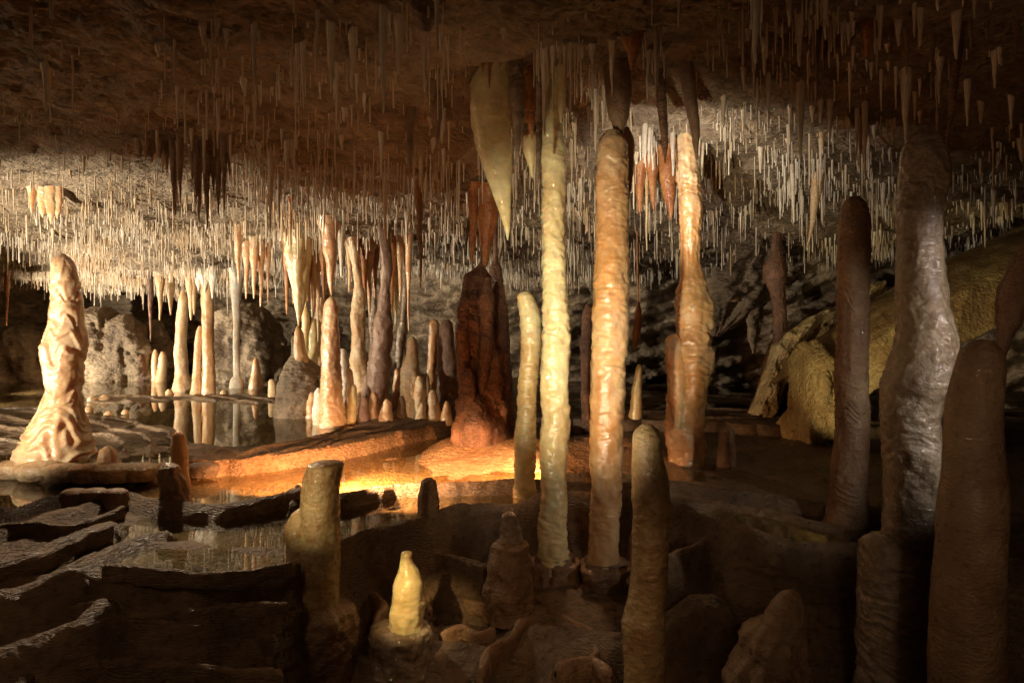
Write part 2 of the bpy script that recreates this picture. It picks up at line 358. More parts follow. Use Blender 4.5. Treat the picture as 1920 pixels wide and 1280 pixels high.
# ------------------------------------------------------------------ floor: rimstone terraces stepping down to the viewer
def rimc(pts):
    a = []
    for px, py, z in pts:
        d = -z*F/(py-HY); a.append(((px-CX)/F*d, d, z))
    a.sort(); return np.array(a)
RW = {
 1: rimc([(-500,880,-1.22),(0,880,-1.22),(100,890,-1.22),(180,893,-1.22),(290,890,-1.22),(330,871,-1.16),(450,866,-1.15),(560,850,-1.15),(640,835,-1.14),(740,812,-1.14),(850,790,-1.13),(970,785,-1.13),(1200,785,-1.14),(1500,800,-1.15),(2100,810,-1.15)]),
 2: rimc([(-500,960,-1.22),(0,955,-1.22),(120,925,-1.235),(200,918,-1.235),(300,945,-1.235),(420,945,-1.235),(540,938,-1.235),(560,922,-1.235),(650,925,-1.235),(740,907,-1.235),(860,905,-1.235),(970,903,-1.235),(1100,905,-1.235),(1260,905,-1.235),(1400,925,-1.25),(1600,950,-1.25),(2200,960,-1.25)]),
 3: rimc([(-500,1085,-1.29),(0,1080,-1.30),(120,1072,-1.31),(230,1068,-1.315),(400,1076,-1.315),(540,1061,-1.315),(600,1030,-1.315),(640,1008,-1.315),(690,986,-1.315),(800,968,-1.315),(860,950,-1.30),(960,945,-1.30),(1010,925,-1.29),(1240,925,-1.29),(1290,960,-1.30),(1500,1015,-1.32),(1900,1050,-1.32),(2300,1050,-1.32)]),
 4: rimc([(-500,1180,-1.48),(0,1185,-1.49),(130,1150,-1.49),(300,1152,-1.49),(440,1140,-1.49),(540,1140,-1.52),(650,1180,-1.75),(760,1210,-1.86),(1000,1220,-1.90),(1200,1180,-1.72),(1300,1120,-1.55),(1600,1130,-1.52),(2300,1130,-1.52)]),
 5: rimc([(-500,1275,-1.62),(0,1275,-1.65),(200,1247,-1.66),(330,1252,-1.66),(520,1262,-1.74),(650,1300,-1.90),(1000,1330,-1.98),(1250,1300,-1.85),(1500,1260,-1.7),(2300,1260,-1.7)]),
}
BAS = {0: None, 1: [(-9,-1.315),(0,-1.292),(1.15,-1.30),(1.7,-1.262),(9,-1.26)], 2: [(-9,-1.315),(-2.65,-1.315),(-2.35,-1.40),(9,-1.45)], 3: [(-9,-1.60),(-1.35,-1.62),(-1.0,-1.94),(-0.05,-1.92),(0.15,-1.80),(1.0,-1.82),(1.6,-1.62),(9,-1.65)],
       4: [(-9,-1.74),(-1.2,-1.78),(-0.9,-2.02),(0.9,-2.05),(1.5,-1.9),(9,-1.9)], 5: [(-9,-2.05),(9,-2.1)]}
AMP = {1: 0.05, 2: 0.014, 3: 0.02, 4: 0.03, 5: 0.03}
def rim_y(k, x):
    a = RW[k]; n = (0.04 if k < 4 else 0.10)*fbm(x*1.6, k*9.0, 0, 3, 60+k) + 0.025*fbm(x*6, k*5.0, 0, 2, 65+k) + (0.12*fbm(x*0.9, 3.0, 0, 2, 69) if k == 1 else 0)
    sc_ = np.abs(np.sin(x*(9.5 if k < 3 else 6.0) + 2.0*vn(x*1.7, k*3.0, 0, 70+k)))**0.6
    return np.interp(x, a[:, 0], a[:, 1]) + n - AMP[k]*(sc_ - 0.5)*(1.0 + (0.9*ss(-2.7, -3.1, x) if k == 1 else 0))
def rim_z(k, x):
    return np.interp(x, RW[k][:, 0], RW[k][:, 2]) + (0.014 if k < 3 else 0.03)*fbm(x*2.3, k*5.0, 0, 3, 80+k)
WL0, WL1, WL2 = -1.15, -1.275, -1.335
def far_floor(x, y):
    a = RW[1]
    t = y - rim_y(1, x)
    z = WL0 - 0.10 + 0.02*fbm(x*2, y*2, 0, 3, 90)
    # flat wet decks of shelfstone round the pools
    n = fbm(x*0.9, y*0.9, 0, 3, 91)
    P1 = np.interp(x, [-9, -6.6, -5.2, -3.8, -3.15, -2.4, -1.95, -2+0.0+0.3, -0.7, 0.8, 9], [9.8, 9.6, 8.9, 7.7, 6.75, 6.5, 7.2, 8.1, 9.4, 9.4, 9.4])
    deck = ss(0.10, -0.10, y - P1 - 0.12*n)
    deck2 = ss(-0.08, 0.05, y - 10.05 - 0.25*n) * ss(0.1, -0.1, y - 11.5 - 0.8*n)
    deck2 = deck2 * ss(-7.4, -6.6, x)
    hole = ss(0.16, 0.24, fbm(x*0.8 + 4, y*1.1, 0, 3, 95))
    deck2 = deck2 * (1 - hole)
    deck3 = ss(12.4, 12.8, y + 0.8*n) * ss(-5.6, -5.0, x)
    deck3 = np.maximum(deck3, ss(15.0, 15.6, y + 0.5*n))
    top = WL0 + 0.018 + 0.012*fbm(x*3, y*5, 0, 4, 92) + 0.02*(np.round(3.5*fbm(x*1.6, y*2.4, 0, 4, 93)) / 3.5)
    deck3 = np.maximum(deck3, ss(1.7, 2.3, x + 0.3*n)*ss(9.4, 9.0, y))
    lp = (y - P1)*2.3 + 0.9*n + 0.35*fbm(x*2, y*2, 0, 3, 96); lf = lp - np.floor(lp)
    top = top + 0.030*np.exp(-((lf - 0.5)/0.09)**2) - 0.012
    top = np.minimum(top, np.interp(x, a[:, 0], a[:, 2]) + 0.02 + 0.14*ss(0.1, 0.9, t))
    mound = 0.10*np.exp(-(((x + 1.35)/0.62)**2 + ((y - 8.5)/0.6)**2))
    dk = np.maximum(np.maximum(deck, deck2), deck3)
    dk = np.maximum(dk, ss(0.02, 0.05, mound))
    return z + (top + mound - z)*dk
def seg_ridges(x, y, z, ridges):
    for pts, wd, kk in ridges:
        w3 = [( (px-CX)/F*(-zz*F/(py-HY)), -zz*F/(py-HY), zz) for px, py, zz in pts]
        for (a, b) in zip(w3[:-1], w3[1:]):
            ax, ay, az = a; bx, by, bz = b
            lo = np.minimum(ax, bx) - 3*wd; hi = np.maximum(ax, bx) + 3*wd
            msk = (x > lo) & (x < hi) & (y > min(ay, by) - 3*wd) & (y < max(ay, by) + 3*wd)
            if not msk.any(): continue
            xm, ym = x[msk], y[msk]
            xn = xm + 0.07*fbm(xm*3.5, ym*3.5, 0, 4, 97); yn = ym + 0.07*fbm(xm*3.5, ym*3.5, 5, 4, 98)
            L2 = (bx-ax)**2 + (by-ay)**2
            t = np.clip(((xn-ax)*(bx-ax) + (yn-ay)*(by-ay))/L2, 0, 1)
            dd = np.hypot(xn - ax - t*(bx-ax), yn - ay - t*(by-ay))
            zt = az + t*(bz-az)
            r = zt - kk*(np.maximum(0, dd/wd - 0.2))**1.35 + 0.02*fbm(xm*6, ym*6, 2, 3, 99)
            z[msk] = np.maximum(z[msk], r)
    return z
RIDG = [
 ([(-60,1000,-1.25),(60,972,-1.24),(130,950,-1.235),(225,925,-1.235)], 0.07, 0.06),
 ([(-60,1070,-1.26),(60,1035,-1.25),(130,1010,-1.24),(215,975,-1.235)], 0.05, 0.06),
 ([(-60,1130,-1.34),(60,1090,-1.31),(160,1050,-1.27),(230,1015,-1.275),(300,1000,-1.30)], 0.06, 0.06),
 ([(230,1026,-1.33),(340,1021,-1.329),(460,1027,-1.329),(530,1040,-1.325)], 0.05, 0.012),
 ([(-60,1240,-1.54),(70,1190,-1.50),(150,1165,-1.45),(200,1120,-1.40)], 0.06, 0.05),
 ([(150,1225,-1.62),(230,1185,-1.58),(330,1178,-1.57),(480,1195,-1.60)], 0.05, 0.06),
 ([(800,1098,-1.80),(835,1084,-1.78),(885,1084,-1.78),(918,1108,-1.80),(905,1140,-1.84),(870,1128,-1.82),(850,1112,-1.82)], 0.035, 0.08),
 ([(820,1110,-1.86),(805,1150,-1.88),(812,1180,-1.9)], 0.05, 0.06),
 ([(900,1140,-1.84),(945,1122,-1.82),(1010,1124,-1.82),(1040,1150,-1.84),(1080,1172,-1.86),(1112,1188,-1.86),(1118,1225,-1.88),(1090,1250,-1.9)], 0.035, 0.11),
 ([(1010,1160,-1.86),(975,1175,-1.86),(950,1205,-1.88),(915,1222,-1.88),(902,1260,-1.9),(905,1310,-1.92)], 0.04, 0.07),
 ([(1045,1252,-1.88),(1080,1245,-1.87),(1120,1243,-1.87),(1140,1262,-1.88)], 0.05, 0.06),
 ([(640,1110,-1.78),(690,1115,-1.8),(720,1140,-1.84),(700,1170,-1.88)], 0.05, 0.06),
 ([(560,1180,-1.78),(640,1200,-1.84),(690,1235,-1.88)], 0.06, 0.06),
 ([(860,1200,-1.93),(900,1180,-1.92),(960,1240,-1.94),(1030,1230,-1.93)], 0.04, 0.07),
 ([(1240,950,-1.30),(1340,937,-1.28),(1450,955,-1.29),(1560,985,-1.31)], 0.07, 0.05),
 ([(650,1075,-1.60),(720,1042,-1.55),(800,1032,-1.55),(880,1048,-1.57),(950,1062,-1.60)], 0.05, 0.07),
 ([(1240,1040,-1.46),(1330,1012,-1.43),(1450,1030,-1.43),(1560,1050,-1.44)], 0.04, 0.06),
 ([(100,1275,-1.70),(170,1255,-1.68),(260,1245,-1.68),(380,1266,-1.72)], 0.05, 0.06),
]
def floor_z(x, y):
    z = far_floor(x, y)
    for k in (1, 2, 3, 4, 5):
        ry, rz = rim_y(k, x), rim_z(k, x)
        b = np.interp(x, [p[0] for p in BAS[k]], [p[1] for p in BAS[k]])
        b = b + (0.03 if k < 3 else 0.05)*fbm(x*2.6, y*2.6, k*3.0, 4, 100+k)
        t = y - ry
        if k > 1:           # lip of the rim on the pool behind
            lw = 0.10 if k == 2 else 0.09
            z = np.where(t > 0, z + (rz - 0.03*np.clip(1 - t/(lw*0.6), 0, 1)**2 - z)*ss(lw*1.7, lw*0.5, t), z)
        fw = {1: 0.07, 2: 0.11, 3: 0.17, 4: 0.30, 5: 0.36}[k]
        f = ss(0.0, -fw, t) ** 0.8
        r0 = rz - (0.03 if k > 1 else 0.0)
        z = np.where(t > 0, z, r0 + (b - r0)*f)
    # small irregular rimstone steps down both sides of the pit
    r3 = np.interp(x, RW[3][:, 0], RW[3][:, 1]) - 0.02; t3 = y - r3
    xw = x + 0.12*fbm(x*2, y*2, 0, 3, 154)
    wgt = np.maximum(ss(-0.80, -1.10, xw), ss(1.15, 1.5, x)) * ss(-0.02, -0.16, t3)
    S = np.maximum(-1.29 + 1.5*np.minimum(t3, 0), -1.80 + 0.3*np.minimum(t3, 0))
    q = (S + 0.11*fbm(x*1.1, y*1.6, 0, 2, 150) + 0.02*fbm(x*4, y*4, 0, 3, 151) + 0.05*np.sin(x*1.9 + 1.0)) / 0.095
    fl = q - np.floor(q)
    zt = (np.floor(q) + 0.28*fl + 0.72*ss(0.0, 0.6, fl) + 0.34*np.exp(-((fl - 0.66)/0.13)**2) - 0.06) * 0.095 + 0.05*fbm(x*2.6, y*2.6, 0, 3, 153) + 0.014*fbm(x*9, y*9, 0, 4, 152)
    zt = np.minimum(zt, -1.33 + 0.02)
    z = z + (zt - z)*wgt
    # warm flowstone apron rising under the dark column out of the pool
    ap = ss(5.25, 6.7, y)*ss(-0.95, -0.62, x)*ss(7.6, 7.0, y)*ss(1.6, 1.2, x)
    za = -1.285 + 0.13*ss(5.4, 6.9, y) + 0.018*fbm(x*6, y*6, 0, 4, 121)
    z = np.where((y > rim_y(2, x)) & (y < 7.6), np.maximum(z, z + (za - z)*ap), z)
    z = seg_ridges(x, y, z, RIDG)
    z = z + 0.016*fbm(x*4.5, y*4.5, 3, 4, 112, 0.6)*ss(7, 5, y) + 0.010*fbm(x*7, y*7, 0, 4, 110, 0.6)*ss(13, 6, y) + 0.004*fbm(x*26, y*26, 0, 2, 111)
    return z
ysf = np.concatenate([np.linspace(-3.5, 2.2, 20), 2.3*np.exp(np.linspace(0, math.log(19.5/2.3), 900))])
usf = np.linspace(-1, 1, 760); usf = np.sign(usf)*(0.86*np.abs(usf) + 0.55*np.abs(usf)**6)
Yf, Uf = np.meshgrid(ysf, usf, indexing='ij'); Xf = Uf*(np.maximum(Yf, 0)*0.92 + 3.0*ss(6, -3, Yf) + 0.9)
Zf = floor_z(Xf, Yf)
fo = mesh_np('cave_floor', np.stack([Xf, Yf, Zf], -1).reshape(-1, 3), grid_faces(len(ysf), len(usf))[:, ::-1], M['floor'])
fo.data.materials.append(M['bed'])
bedm = ((Yf > rim_y(2, Xf) + 0.10) & (Yf < rim_y(1, Xf) + 0.02) & (Yf < 7.7) & (Xf > -2.75) & (Xf < 1.5))[:-1, :-1].ravel()
fo.data.polygons.foreach_set('material_index', bedm.astype(np.int32))
tag(bpy.data.objects['cave_floor'], 'brown rimstone terraces of the cave floor', 'cave floor', None, 'structure')

def pool(name, level, front, back, x0, x1, label):
    xs = np.linspace(x0, x1, 260); t = np.linspace(0, 1, 6)
    yf, yb = front(xs), back(xs)
    Y = yf[None, :] + (yb-yf)[None, :]*t[:, None]; X = np.broadcast_to(xs[None, :], Y.shape)
    V = np.stack([X, Y, np.full(Y.shape, level)], -1).reshape(-1, 3)
    tag(mesh_np(name, V, grid_faces(6, len(xs))[:, ::-1], M['water']), label, 'water', None, 'structure')
pool('upper_pool_water', WL0, lambda x: rim_y(1, x) + 0.12, lambda x: x*0 + 18.5, -13, 13, 'still clear water of the large rear pool')
pool('middle_pool_water', WL1, lambda x: rim_y(2, x) + 0.02, lambda x: rim_y(1, x) - 0.01, -8, 8, 'still water of the pool between the rims')
pool('lower_pool_water', WL2, lambda x: rim_y(3, x) + 0.02, lambda x: rim_y(2, x) - 0.03, -8, 8, 'still water of the nearest mirror pool')

# ------------------------------------------------------------------ cave walls
def wall():
    plan = [(-9.5,-3.5),(-10.5,2),(-11.5,8),(-11.0,13),(-9.0,15.6),(-6,16.3),(-3,15.4),(-1.5,14.2),(0.5,13.2),(2.5,12.6),(4.8,12.0),(7.0,11.4),(9.0,9.8),(9.6,6),(8.8,2),(8.5,-3.5),(0,-4.2),(-9.5,-3.5)]
    p = np.array(plan, float); s = np.concatenate([[0], np.cumsum(np.hypot(*np.diff(p, axis=0).T))])
    tt = np.concatenate([np.linspace(0, s[3], 60), np.linspace(s[3], s[12], 560)[1:], np.linspace(s[12], s[-1], 80)[1:]])
    x = np.interp(tt, s, p[:, 0]); y = np.interp(tt, s, p[:, 1])
    nx = np.gradient(y); ny = -np.gradient(x); l = np.hypot(nx, ny) + 1e-9; nx /= -l; ny /= -l
    zv = np.linspace(-2.3, 2.6, 170)
    T, Z = np.meshgrid(tt, zv, indexing='ij')
    n = 1.1*fbm(T*0.45, Z*0.6, 0, 3, 130) + 0.9*np.abs(fbm(T*0.9 + Z*0.4, Z*1.6, 2, 5, 131, 0.6)) + 0.12*fbm(T*5, Z*7, 0, 3, 133)
    # tilted beds on the right half
    k = ss(26, 30, T)
    bed = (Z*1.0 - T*0.42) * 2.6 + 0.7*fbm(T*0.8, Z*0.8, 0, 3, 134)
    fb = bed - np.floor(bed)
    n = n*(1 - 0.15*k) + k*0.26*ss(0.2, 0.45, fb)*ss(1.0, 0.7, fb) + k*0.16*fbm(T*3, Z*4, 0, 4, 135, 0.6)
    n = n + 0.8*ss(-0.3, -1.3, Z)                  # leans out at its foot
    X = x[:, None] - nx[:, None]*0 + nx[:, None]*n; Y = y[:, None] + ny[:, None]*n
    # make sure displacement goes inward
    return np.stack([X, Y, Z], -1), len(tt), len(zv)
Vw, a_, b_ = wall()
tag(mesh_np('cave_wall', Vw.reshape(-1, 3), grid_faces(a_, b_), M['wall']), 'rough brown limestone wall closing the cave', 'cave wall', None, 'structure')

# ------------------------------------------------------------------ stalagmites, columns, stalactites
ST, COL, SC = 'stalagmite', 'column', 'stalactite'
T = thing
T('stalagmite', 'large glossy peach stalagmite with bulging waist, at the far left on the pool shelf', ST, 5.95, 'peach',
  [[(476,119,2),(480,119,10),(490,119,17),(510,121,22),(560,123,25),(612,121,29),(650,118,38),(675,117,36),(700,117,31),(740,116,30),(762,112,35),(790,109,44),(815,106,53),(848,103,62)]], bulge=0.045, rip=0.12, ripf=13)
T('stalagmite', 'small pale rounded knob on the shelf rim right of the large peach stalagmite', ST, 5.62, 'peach',
  [[(836,202,3),(841,202,12),(852,203,16),(863,203,17),(872,200,26),(885,200,32)]])
T('stalagmite', 'slim pale stalagmite with orange lit edge behind a squat dark lump', ST, 5.2, 'tan',
  [[(808,333,3),(813,334,10),(840,335,14),(900,341,15),(935,343,17),(975,343,20)]])
T('stalagmite', 'squat dark lump with ragged top standing on the pool rim', ST, 4.9, 'brown',
  [[(868,316,6),(874,317,18),(888,316,20),(900,322,22),(930,326,26),(955,328,38),(975,328,44),(1010,328,46)], (4.86, [(872,308,3),(880,304,8),(890,308,6),(900,312,3)])], bulge=0.16)
T('stalagmite', 'flat topped mottled yellow brown stalagmite in the left foreground', ST, 3.9, 'olive',
  [[(866,612,24),(869,610,33),(878,607,35),(905,604,35),(960,603,37),(1000,601,38),(1090,600,35),(1150,598,40)], [(948,572,4),(962,566,18),(985,560,24),(1045,562,25),(1080,568,18),(1110,578,8)]],
  parts=[('pedestal', 'brown', [[(1124,600,34),(1130,600,50),(1140,602,64),(1165,604,72),(1300,602,84)]], 3.92)], bulge=0.07)
T('stalagmite', 'glowing yellow bottle shaped stalagmite with a broken neck on a ringed pedestal', ST, 3.9, 'yellow',
  [[(1034,764,8),(1037,764,11),(1046,763,10),(1057,764,13),(1068,767,20),(1090,767,29),(1125,765,32),(1150,761,34),(1168,759,32),(1195,757,34)]],
  parts=[('pedestal', 'grey', [[(1172,757,34),(1177,757,52),(1188,756,59),(1202,755,58),(1240,753,55),(1340,751,64)]], 3.91)], bulge=0.10, rip=0.01)
T('stalagmite', 'small dark rounded stub rising in front of the orange pool', ST, 4.8, 'brown', [[(896,803,5),(900,803,13),(930,804,18),(965,804,20),(1010,804,26)]])
T('stalagmite', 'short grey stub on a dark collared pedestal, left of the pale yellow column', ST, 4.4, 'grey',
  [[(959,957,4),(964,957,14),(990,958,20),(1030,958,22)]], parts=[('pedestal', 'brown', [[(1014,957,20),(1012,957,28),(1020,957,34),(1034,956,33),(1060,955,38),(1160,953,50)]], 4.4)])
T('stalagmite', 'tall blunt pale stalagmite, dark red below, left of the pale yellow column', ST, 5.35, 'yellow',
  [[(547,986,8),(552,985,15),(570,988,18),(590,993,20),(625,995,20),(700,990,18),(780,986,18),(800,985,19),(870,985,20),(965,985,22)]], rip=0.09, ripf=22)
T('column', 'tall slender pale yellow column reaching the ceiling at the centre', COL, 4.8, 'yellow',
  [[(70,1045,22),(130,1042,24),(200,1036,22),(235,1034,20),(300,1036,23),(345,1038,22),(450,1038,22),(560,1040,24),(640,1042,26),(700,1040,25),(800,1041,25),(900,1037,25),(1000,1036,27),(1045,1038,28),(1110,1040,30)]],
  parts=[('pedestal', 'brown', [[(1046,1044,28),(1042,1045,38),(1052,1044,45),(1075,1042,48),(1200,1040,58)]], 4.83)], bulge=0.085, rip=0.10, ripf=15)
T('column', 'thick tan and orange column with a broken neck near the ceiling, right of the yellow one', COL, 4.7, 'tan',
  [[(246,1150,10),(254,1150,20),(268,1150,28),(330,1149,30),(420,1149,29),(500,1148,32),(600,1143,34),(700,1141,33),(800,1140,32),(900,1136,29),(1000,1132,29),(1100,1130,30)],
   (4.9, [(240,1172,8),(262,1176,14),(330,1174,14),(400,1168,8),(430,1160,5)])],
  parts=[('saucer', 'brown', [[(1052,1130,30),(1050,1128,44),(1058,1128,50),(1070,1128,49),(1088,1128,40),(1200,1128,44)]], 4.72)], bulge=0.075, rip=0.07, ripf=13)
T('stalactite', 'thick rusty brown stalactite joining the broken top of the tan column', SC, 4.72, 'brown',
  [[(0,1153,18),(30,1154,22),(120,1157,26),(180,1160,25),(215,1160,19),(232,1161,13),(252,1160,8)]], bulge=0.06)
T('stalagmite', 'smooth dull brown stalagmite with domed top in the right centre foreground', ST, 3.3, 'olive',
  [[(795,1213,5),(798,1213,14),(806,1213,23),(820,1213,28),(850,1213,29),(900,1219,33),(950,1223,36),(1000,1221,35),(1050,1217,34),(1100,1215,35),(1145,1209,36),(1165,1207,40),(1250,1210,38),(1400,1212,42)]], bulge=0.03, rip=0.05, ripf=17)
T('column', 'curving peach column with a narrow waist below its white lit top', COL, 6.3, 'tan',
  [[(205,1280,20),(270,1284,20),(310,1288,21),(350,1294,21),(400,1296,20),(450,1295,18),(495,1293,16),(530,1297,24),(570,1303,33),(620,1303,32),(680,1296,38),(720,1292,37),(780,1287,34),(830,1288,34),(880,1290,32),(925,1290,36)], (6.2, [(626,1264,4),(633,1263,12),(660,1265,16),(720,1270,18),(800,1276,14)])], bulge=0.13, rip=0.08, flute=0.05)
T('stalagmite', 'small dark stub in shadow right of the curving peach column', ST, 6.2, 'brown', [[(799,1362,5),(804,1362,13),(850,1362,17),(905,1362,20)]])
T('stalagmite', 'tall reddish brown stalagmite with sparkling skin, left of the big glistening one', ST, 4.6, 'brown',
  [[(369,1600,6),(374,1600,16),(385,1600,22),(420,1599,27),(500,1598,28),(600,1600,28),(700,1597,29),(800,1597,30),(900,1592,31),(950,1588,34),(1000,1580,42),(1050,1565,62),(1110,1552,82)]], rip=0.06, bulge=0.06)
T('stalagmite', 'huge glistening grey brown stalagmite with wet highlights on the right', ST, 3.4, 'grey',
  [[(236,1728,10),(250,1730,23),(275,1731,36),(300,1732,41),(340,1731,42),(400,1722,38),(480,1721,39),(560,1730,44),(620,1738,50),(670,1734,54),(720,1722,60),(760,1706,50),(810,1705,48),(850,1714,53),(900,1716,52),(960,1712,50),(1000,1706,46),(1060,1708,50),(1300,1700,60)],
   (3.38, [(1001,1644,8),(1006,1648,26),(1020,1664,46),(1040,1682,64),(1100,1686,70),(1200,1685,70),(1400,1685,76)])], bulge=0.07, rip=0.04)
T('stalagmite', 'wide out of focus reddish brown stalagmite at the right edge of the view', ST, 2.6, 'brown',
  [[(638,1838,8),(643,1838,26),(655,1838,36),(700,1835,42),(760,1830,46),(850,1828,50),(950,1826,58),(1100,1816,60),(1400,1812,66)]], bulge=0.03, rip=0.02)
T('column', 'thin dark funnel topped column beside the ochre flowstone slope', COL, 9.0, 'rust',
  [[(440,1457,7),(478,1457,9),(500,1457,18),(520,1457,18),(545,1461,12),(600,1463,11),(650,1463,11),(700,1463,16),(760,1462,24),(820,1460,34)]])
T('stalagmite', 'dark cone shaped stub on a broad lumpy base in the lower right foreground', ST, 3.3, 'brown',
  [[(1105,1484,4),(1112,1482,18),(1130,1478,30),(1160,1470,38),(1215,1462,42)]], parts=[('pedestal', 'brown', [[(1165,1450,34),(1180,1448,58),(1200,1446,66),(1225,1444,64),(1250,1440,78),(1360,1436,92)]], 3.32)])
# the group standing in the rear pool
T('stalagmite', 'pink grey stalagmite with pointed tip, left of the orange column in the rear pool', ST, 12.0, 'cream', [[(544,343,1),(550,343,5),(560,343,8),(600,341,10),(640,339,10),(665,339,12),(700,341,12),(725,343,17),(734,343,20)]])
T('stalagmite', 'low pinkish stalagmite leaning against the left side of the orange column', ST, 11.3, 'cream', [[(611,375,2),(618,374,5),(640,372,7),(700,369,7),(735,369,11),(742,369,12)]])
T('column', 'orange streaked column joined to the ceiling in the rear pool', COL, 11.3, 'tan', [[(520,391,15),(540,390,12),(560,389,11),(640,390,11),(700,391,11),(742,390,13)]], flute=0.05)
T('column', 'slim whitish column standing on a small knob at the back of the pool', COL, 12.6, 'white', [[(525,445,13),(550,443,10),(575,443,7),(640,443,6),(705,443,6),(711,443,11),(725,443,14)]])
T('stalagmite', 'small bright orange cone with yellow tip at the back of the pool', ST, 12.5, 'peach', [[(671,479,2),(676,479,5),(695,480,8),(712,480,12),(728,480,14)]])
T('stalagmite', 'short creamy finger standing beside the dark rock mound', ST, 10.8, 'cream', [[(711,510,3),(715,510,7),(735,511,8),(752,511,9)]])
T('stalagmite', 'leftmost small rusty stub by the far cave wall', ST, 14.2, 'rust', [[(664,264,3),(670,264,7),(690,266,9),(718,266,10)]])
T('stalagmite', 'middle small orange stub by the far cave wall', ST, 14.3, 'peach', [[(655,291,2),(664,291,6),(690,291,7),(718,292,9)]])
T('stalagmite', 'rightmost small pale stub of the three by the far cave wall', ST, 14.0, 'cream', [[(659,305,3),(668,305,7),(690,304,8),(718,300,11)]])
T('stalagmite', 'tall peach stalagmite with pointed tip and grey swollen foot, front left of the middle group', ST, 7.8, 'peach', [[(556,621,1),(562,622,7),(575,622,11),(600,622,12),(650,621,14),(700,620,15),(750,620,17),(768,622,21),(785,623,23),(808,623,24)]], rip=0.06)
T('stalagmite', 'small pale cone at the left foot of the tall peach stalagmite', ST, 7.95, 'white', [[(727,597,2),(735,597,7),(765,598,10),(800,600,12)]])
T('stalagmite', 'slim white post just right of the tall peach stalagmite', ST, 8.2, 'white', [[(654,643,3),(659,643,7),(700,644,8),(730,647,8),(780,650,8)]])
T('column', 'creamy column with swollen belly and thin ceiling link in the middle group', COL, 8.8, 'cream', [[(455,660,9),(500,667,7),(535,670,6),(545,671,9),(590,671,12),(630,671,11),(655,672,12),(685,673,16),(720,675,18),(762,676,20)]])
T('stalagmite', 'short olive green stub in front of the creamy column', ST, 7.95, 'yellow', [[(721,661,4),(725,661,7),(775,659,8)]])
T('column', 'thin grey column behind the middle group', COL, 9.3, 'grey', [[(535,702,3),(565,701,4),(590,700,8),(620,699,7),(660,698,6),(740,698,8)]])
T('column', 'lumpy pink brown column with stacked bulges in the middle group', COL, 8.3, 'mauve', [[(450,722,9),(500,725,9),(545,722,7),(556,722,9),(585,720,11),(600,718,15),(640,717,16),(665,713,16),(685,712,20),(715,711,18),(740,710,18),(780,706,18)], (8.2, [(690,712,3),(700,712,10),(740,710,12),(775,700,12)])], bulge=0.12)
T('column', 'thin leaning grey pillar behind the pink brown column', COL, 9.0, 'grey', [[(505,760,5),(560,759,5),(600,757,5),(622,754,9),(650,750,8),(700,745,6),(750,745,8)]])
T('stalagmite', 'creamy stepped stalagmite with round tip on the dark platform', ST, 8.2, 'cream', [[(631,772,3),(638,772,8),(665,772,10),(690,770,14),(725,773,18),(788,777,20)], (8.1, [(705,786,3),(715,788,9),(788,788,12)])], bulge=0.12)
T('stalagmite', 'small tan cone at the right end of the dark platform', ST, 8.1, 'cream', [[(731,811,4),(738,811,8),(788,815,14)]])
T('stalagmite', 'tall slim brown stalagmite with pale left edge behind the tan cone', ST, 9.2, 'tan', [[(600,813,6),(606,813,9),(640,814,9),(700,809,8),(770,808,11)]])
T('stalagmite', 'mauve broad stalagmite left of the dark rust column', ST, 8.6, 'mauve', [[(599,838,4),(606,838,10),(650,838,13),(690,840,17),(720,842,16),(780,843,20)]], bulge=0.1)
T('stalagmite', 'ribbed tan stalagmite leaning at the back of the rock mound', ST, 9.5, 'cream', [[(558,604,3),(575,603,8),(610,601,11),(650,598,14),(710,600,18)]], rip=0.12)
T('stalagmite', 'lumpy yellow stalagmite at the back of the rock mound', ST, 9.4, 'yellow', [[(598,588,3),(612,589,8),(650,586,10),(700,582,14)], (9.35, [(575,573,3),(590,573,6),(660,573,7),(700,575,9)])], bulge=0.14)
T('rock_mound', 'rough brown rock mound with a blunt stub, left of the tall peach stalagmite', 'rock mound', 8.8, 'wall', [[(629,552,4),(634,553,9),(665,556,11),(680,560,24),(700,570,43),(728,572,52),(765,576,56)]], bulge=0.16)
T('stalagmite', 'pale cone standing under the long yellow stalactite on the rock mound', ST, 8.75, 'tan', [[(611,559,2),(620,560,6),(645,561,9),(680,566,12)]])
T('column', 'massive dark rust column with hanging folds over the orange lit apron', COL, 7.0, 'rust',
  [[(492,905,5),(506,898,10),(514,894,22),(560,894,31),(600,896,33),(660,899,29),(700,900,31),(760,903,41),(800,903,45),(828,903,47),(850,903,46)], (6.85, [(545,872,3),(560,872,10),(640,868,13),(700,870,12),(760,878,12),(790,880,9)]), (6.75, [(738,897,5),(750,890,18),(780,887,30),(810,886,34),(830,886,36),(850,886,36)]), (7.0, [(600,868,4),(612,866,12),(650,868,14),(710,866,8)]), (6.9, [(655,925,4),(672,926,12),(720,925,16),(770,928,10)]), (6.72, [(690,880,4),(705,880,11),(745,882,14),(775,884,8)]), (6.8, [(520,913,5),(560,910,14),(640,912,13),(700,905,10),(745,900,5)])], bulge=0.19, flute=0.10, rip=0.05)
T('column', 'dark shadowed column fused behind the right of the dark rust column', COL, 7.3, 'rust', [[(490,930,4),(498,930,11),(530,930,15),(570,933,20),(700,936,23),(850,942,27)]], bulge=0.08)
T('stalactite', 'wide orange fluted stalactite above the dark rust column', SC, 7.0, 'amber', [[(375,914,24),(395,914,22),(430,914,16),(465,911,9),(500,908,5)]], flute=0.06)
T('stalactite', 'narrow orange stalactite at the left of the wide fluted one', SC, 6.9, 'amber', [[(375,888,10),(400,888,8),(450,886,6),(492,884,2)]])
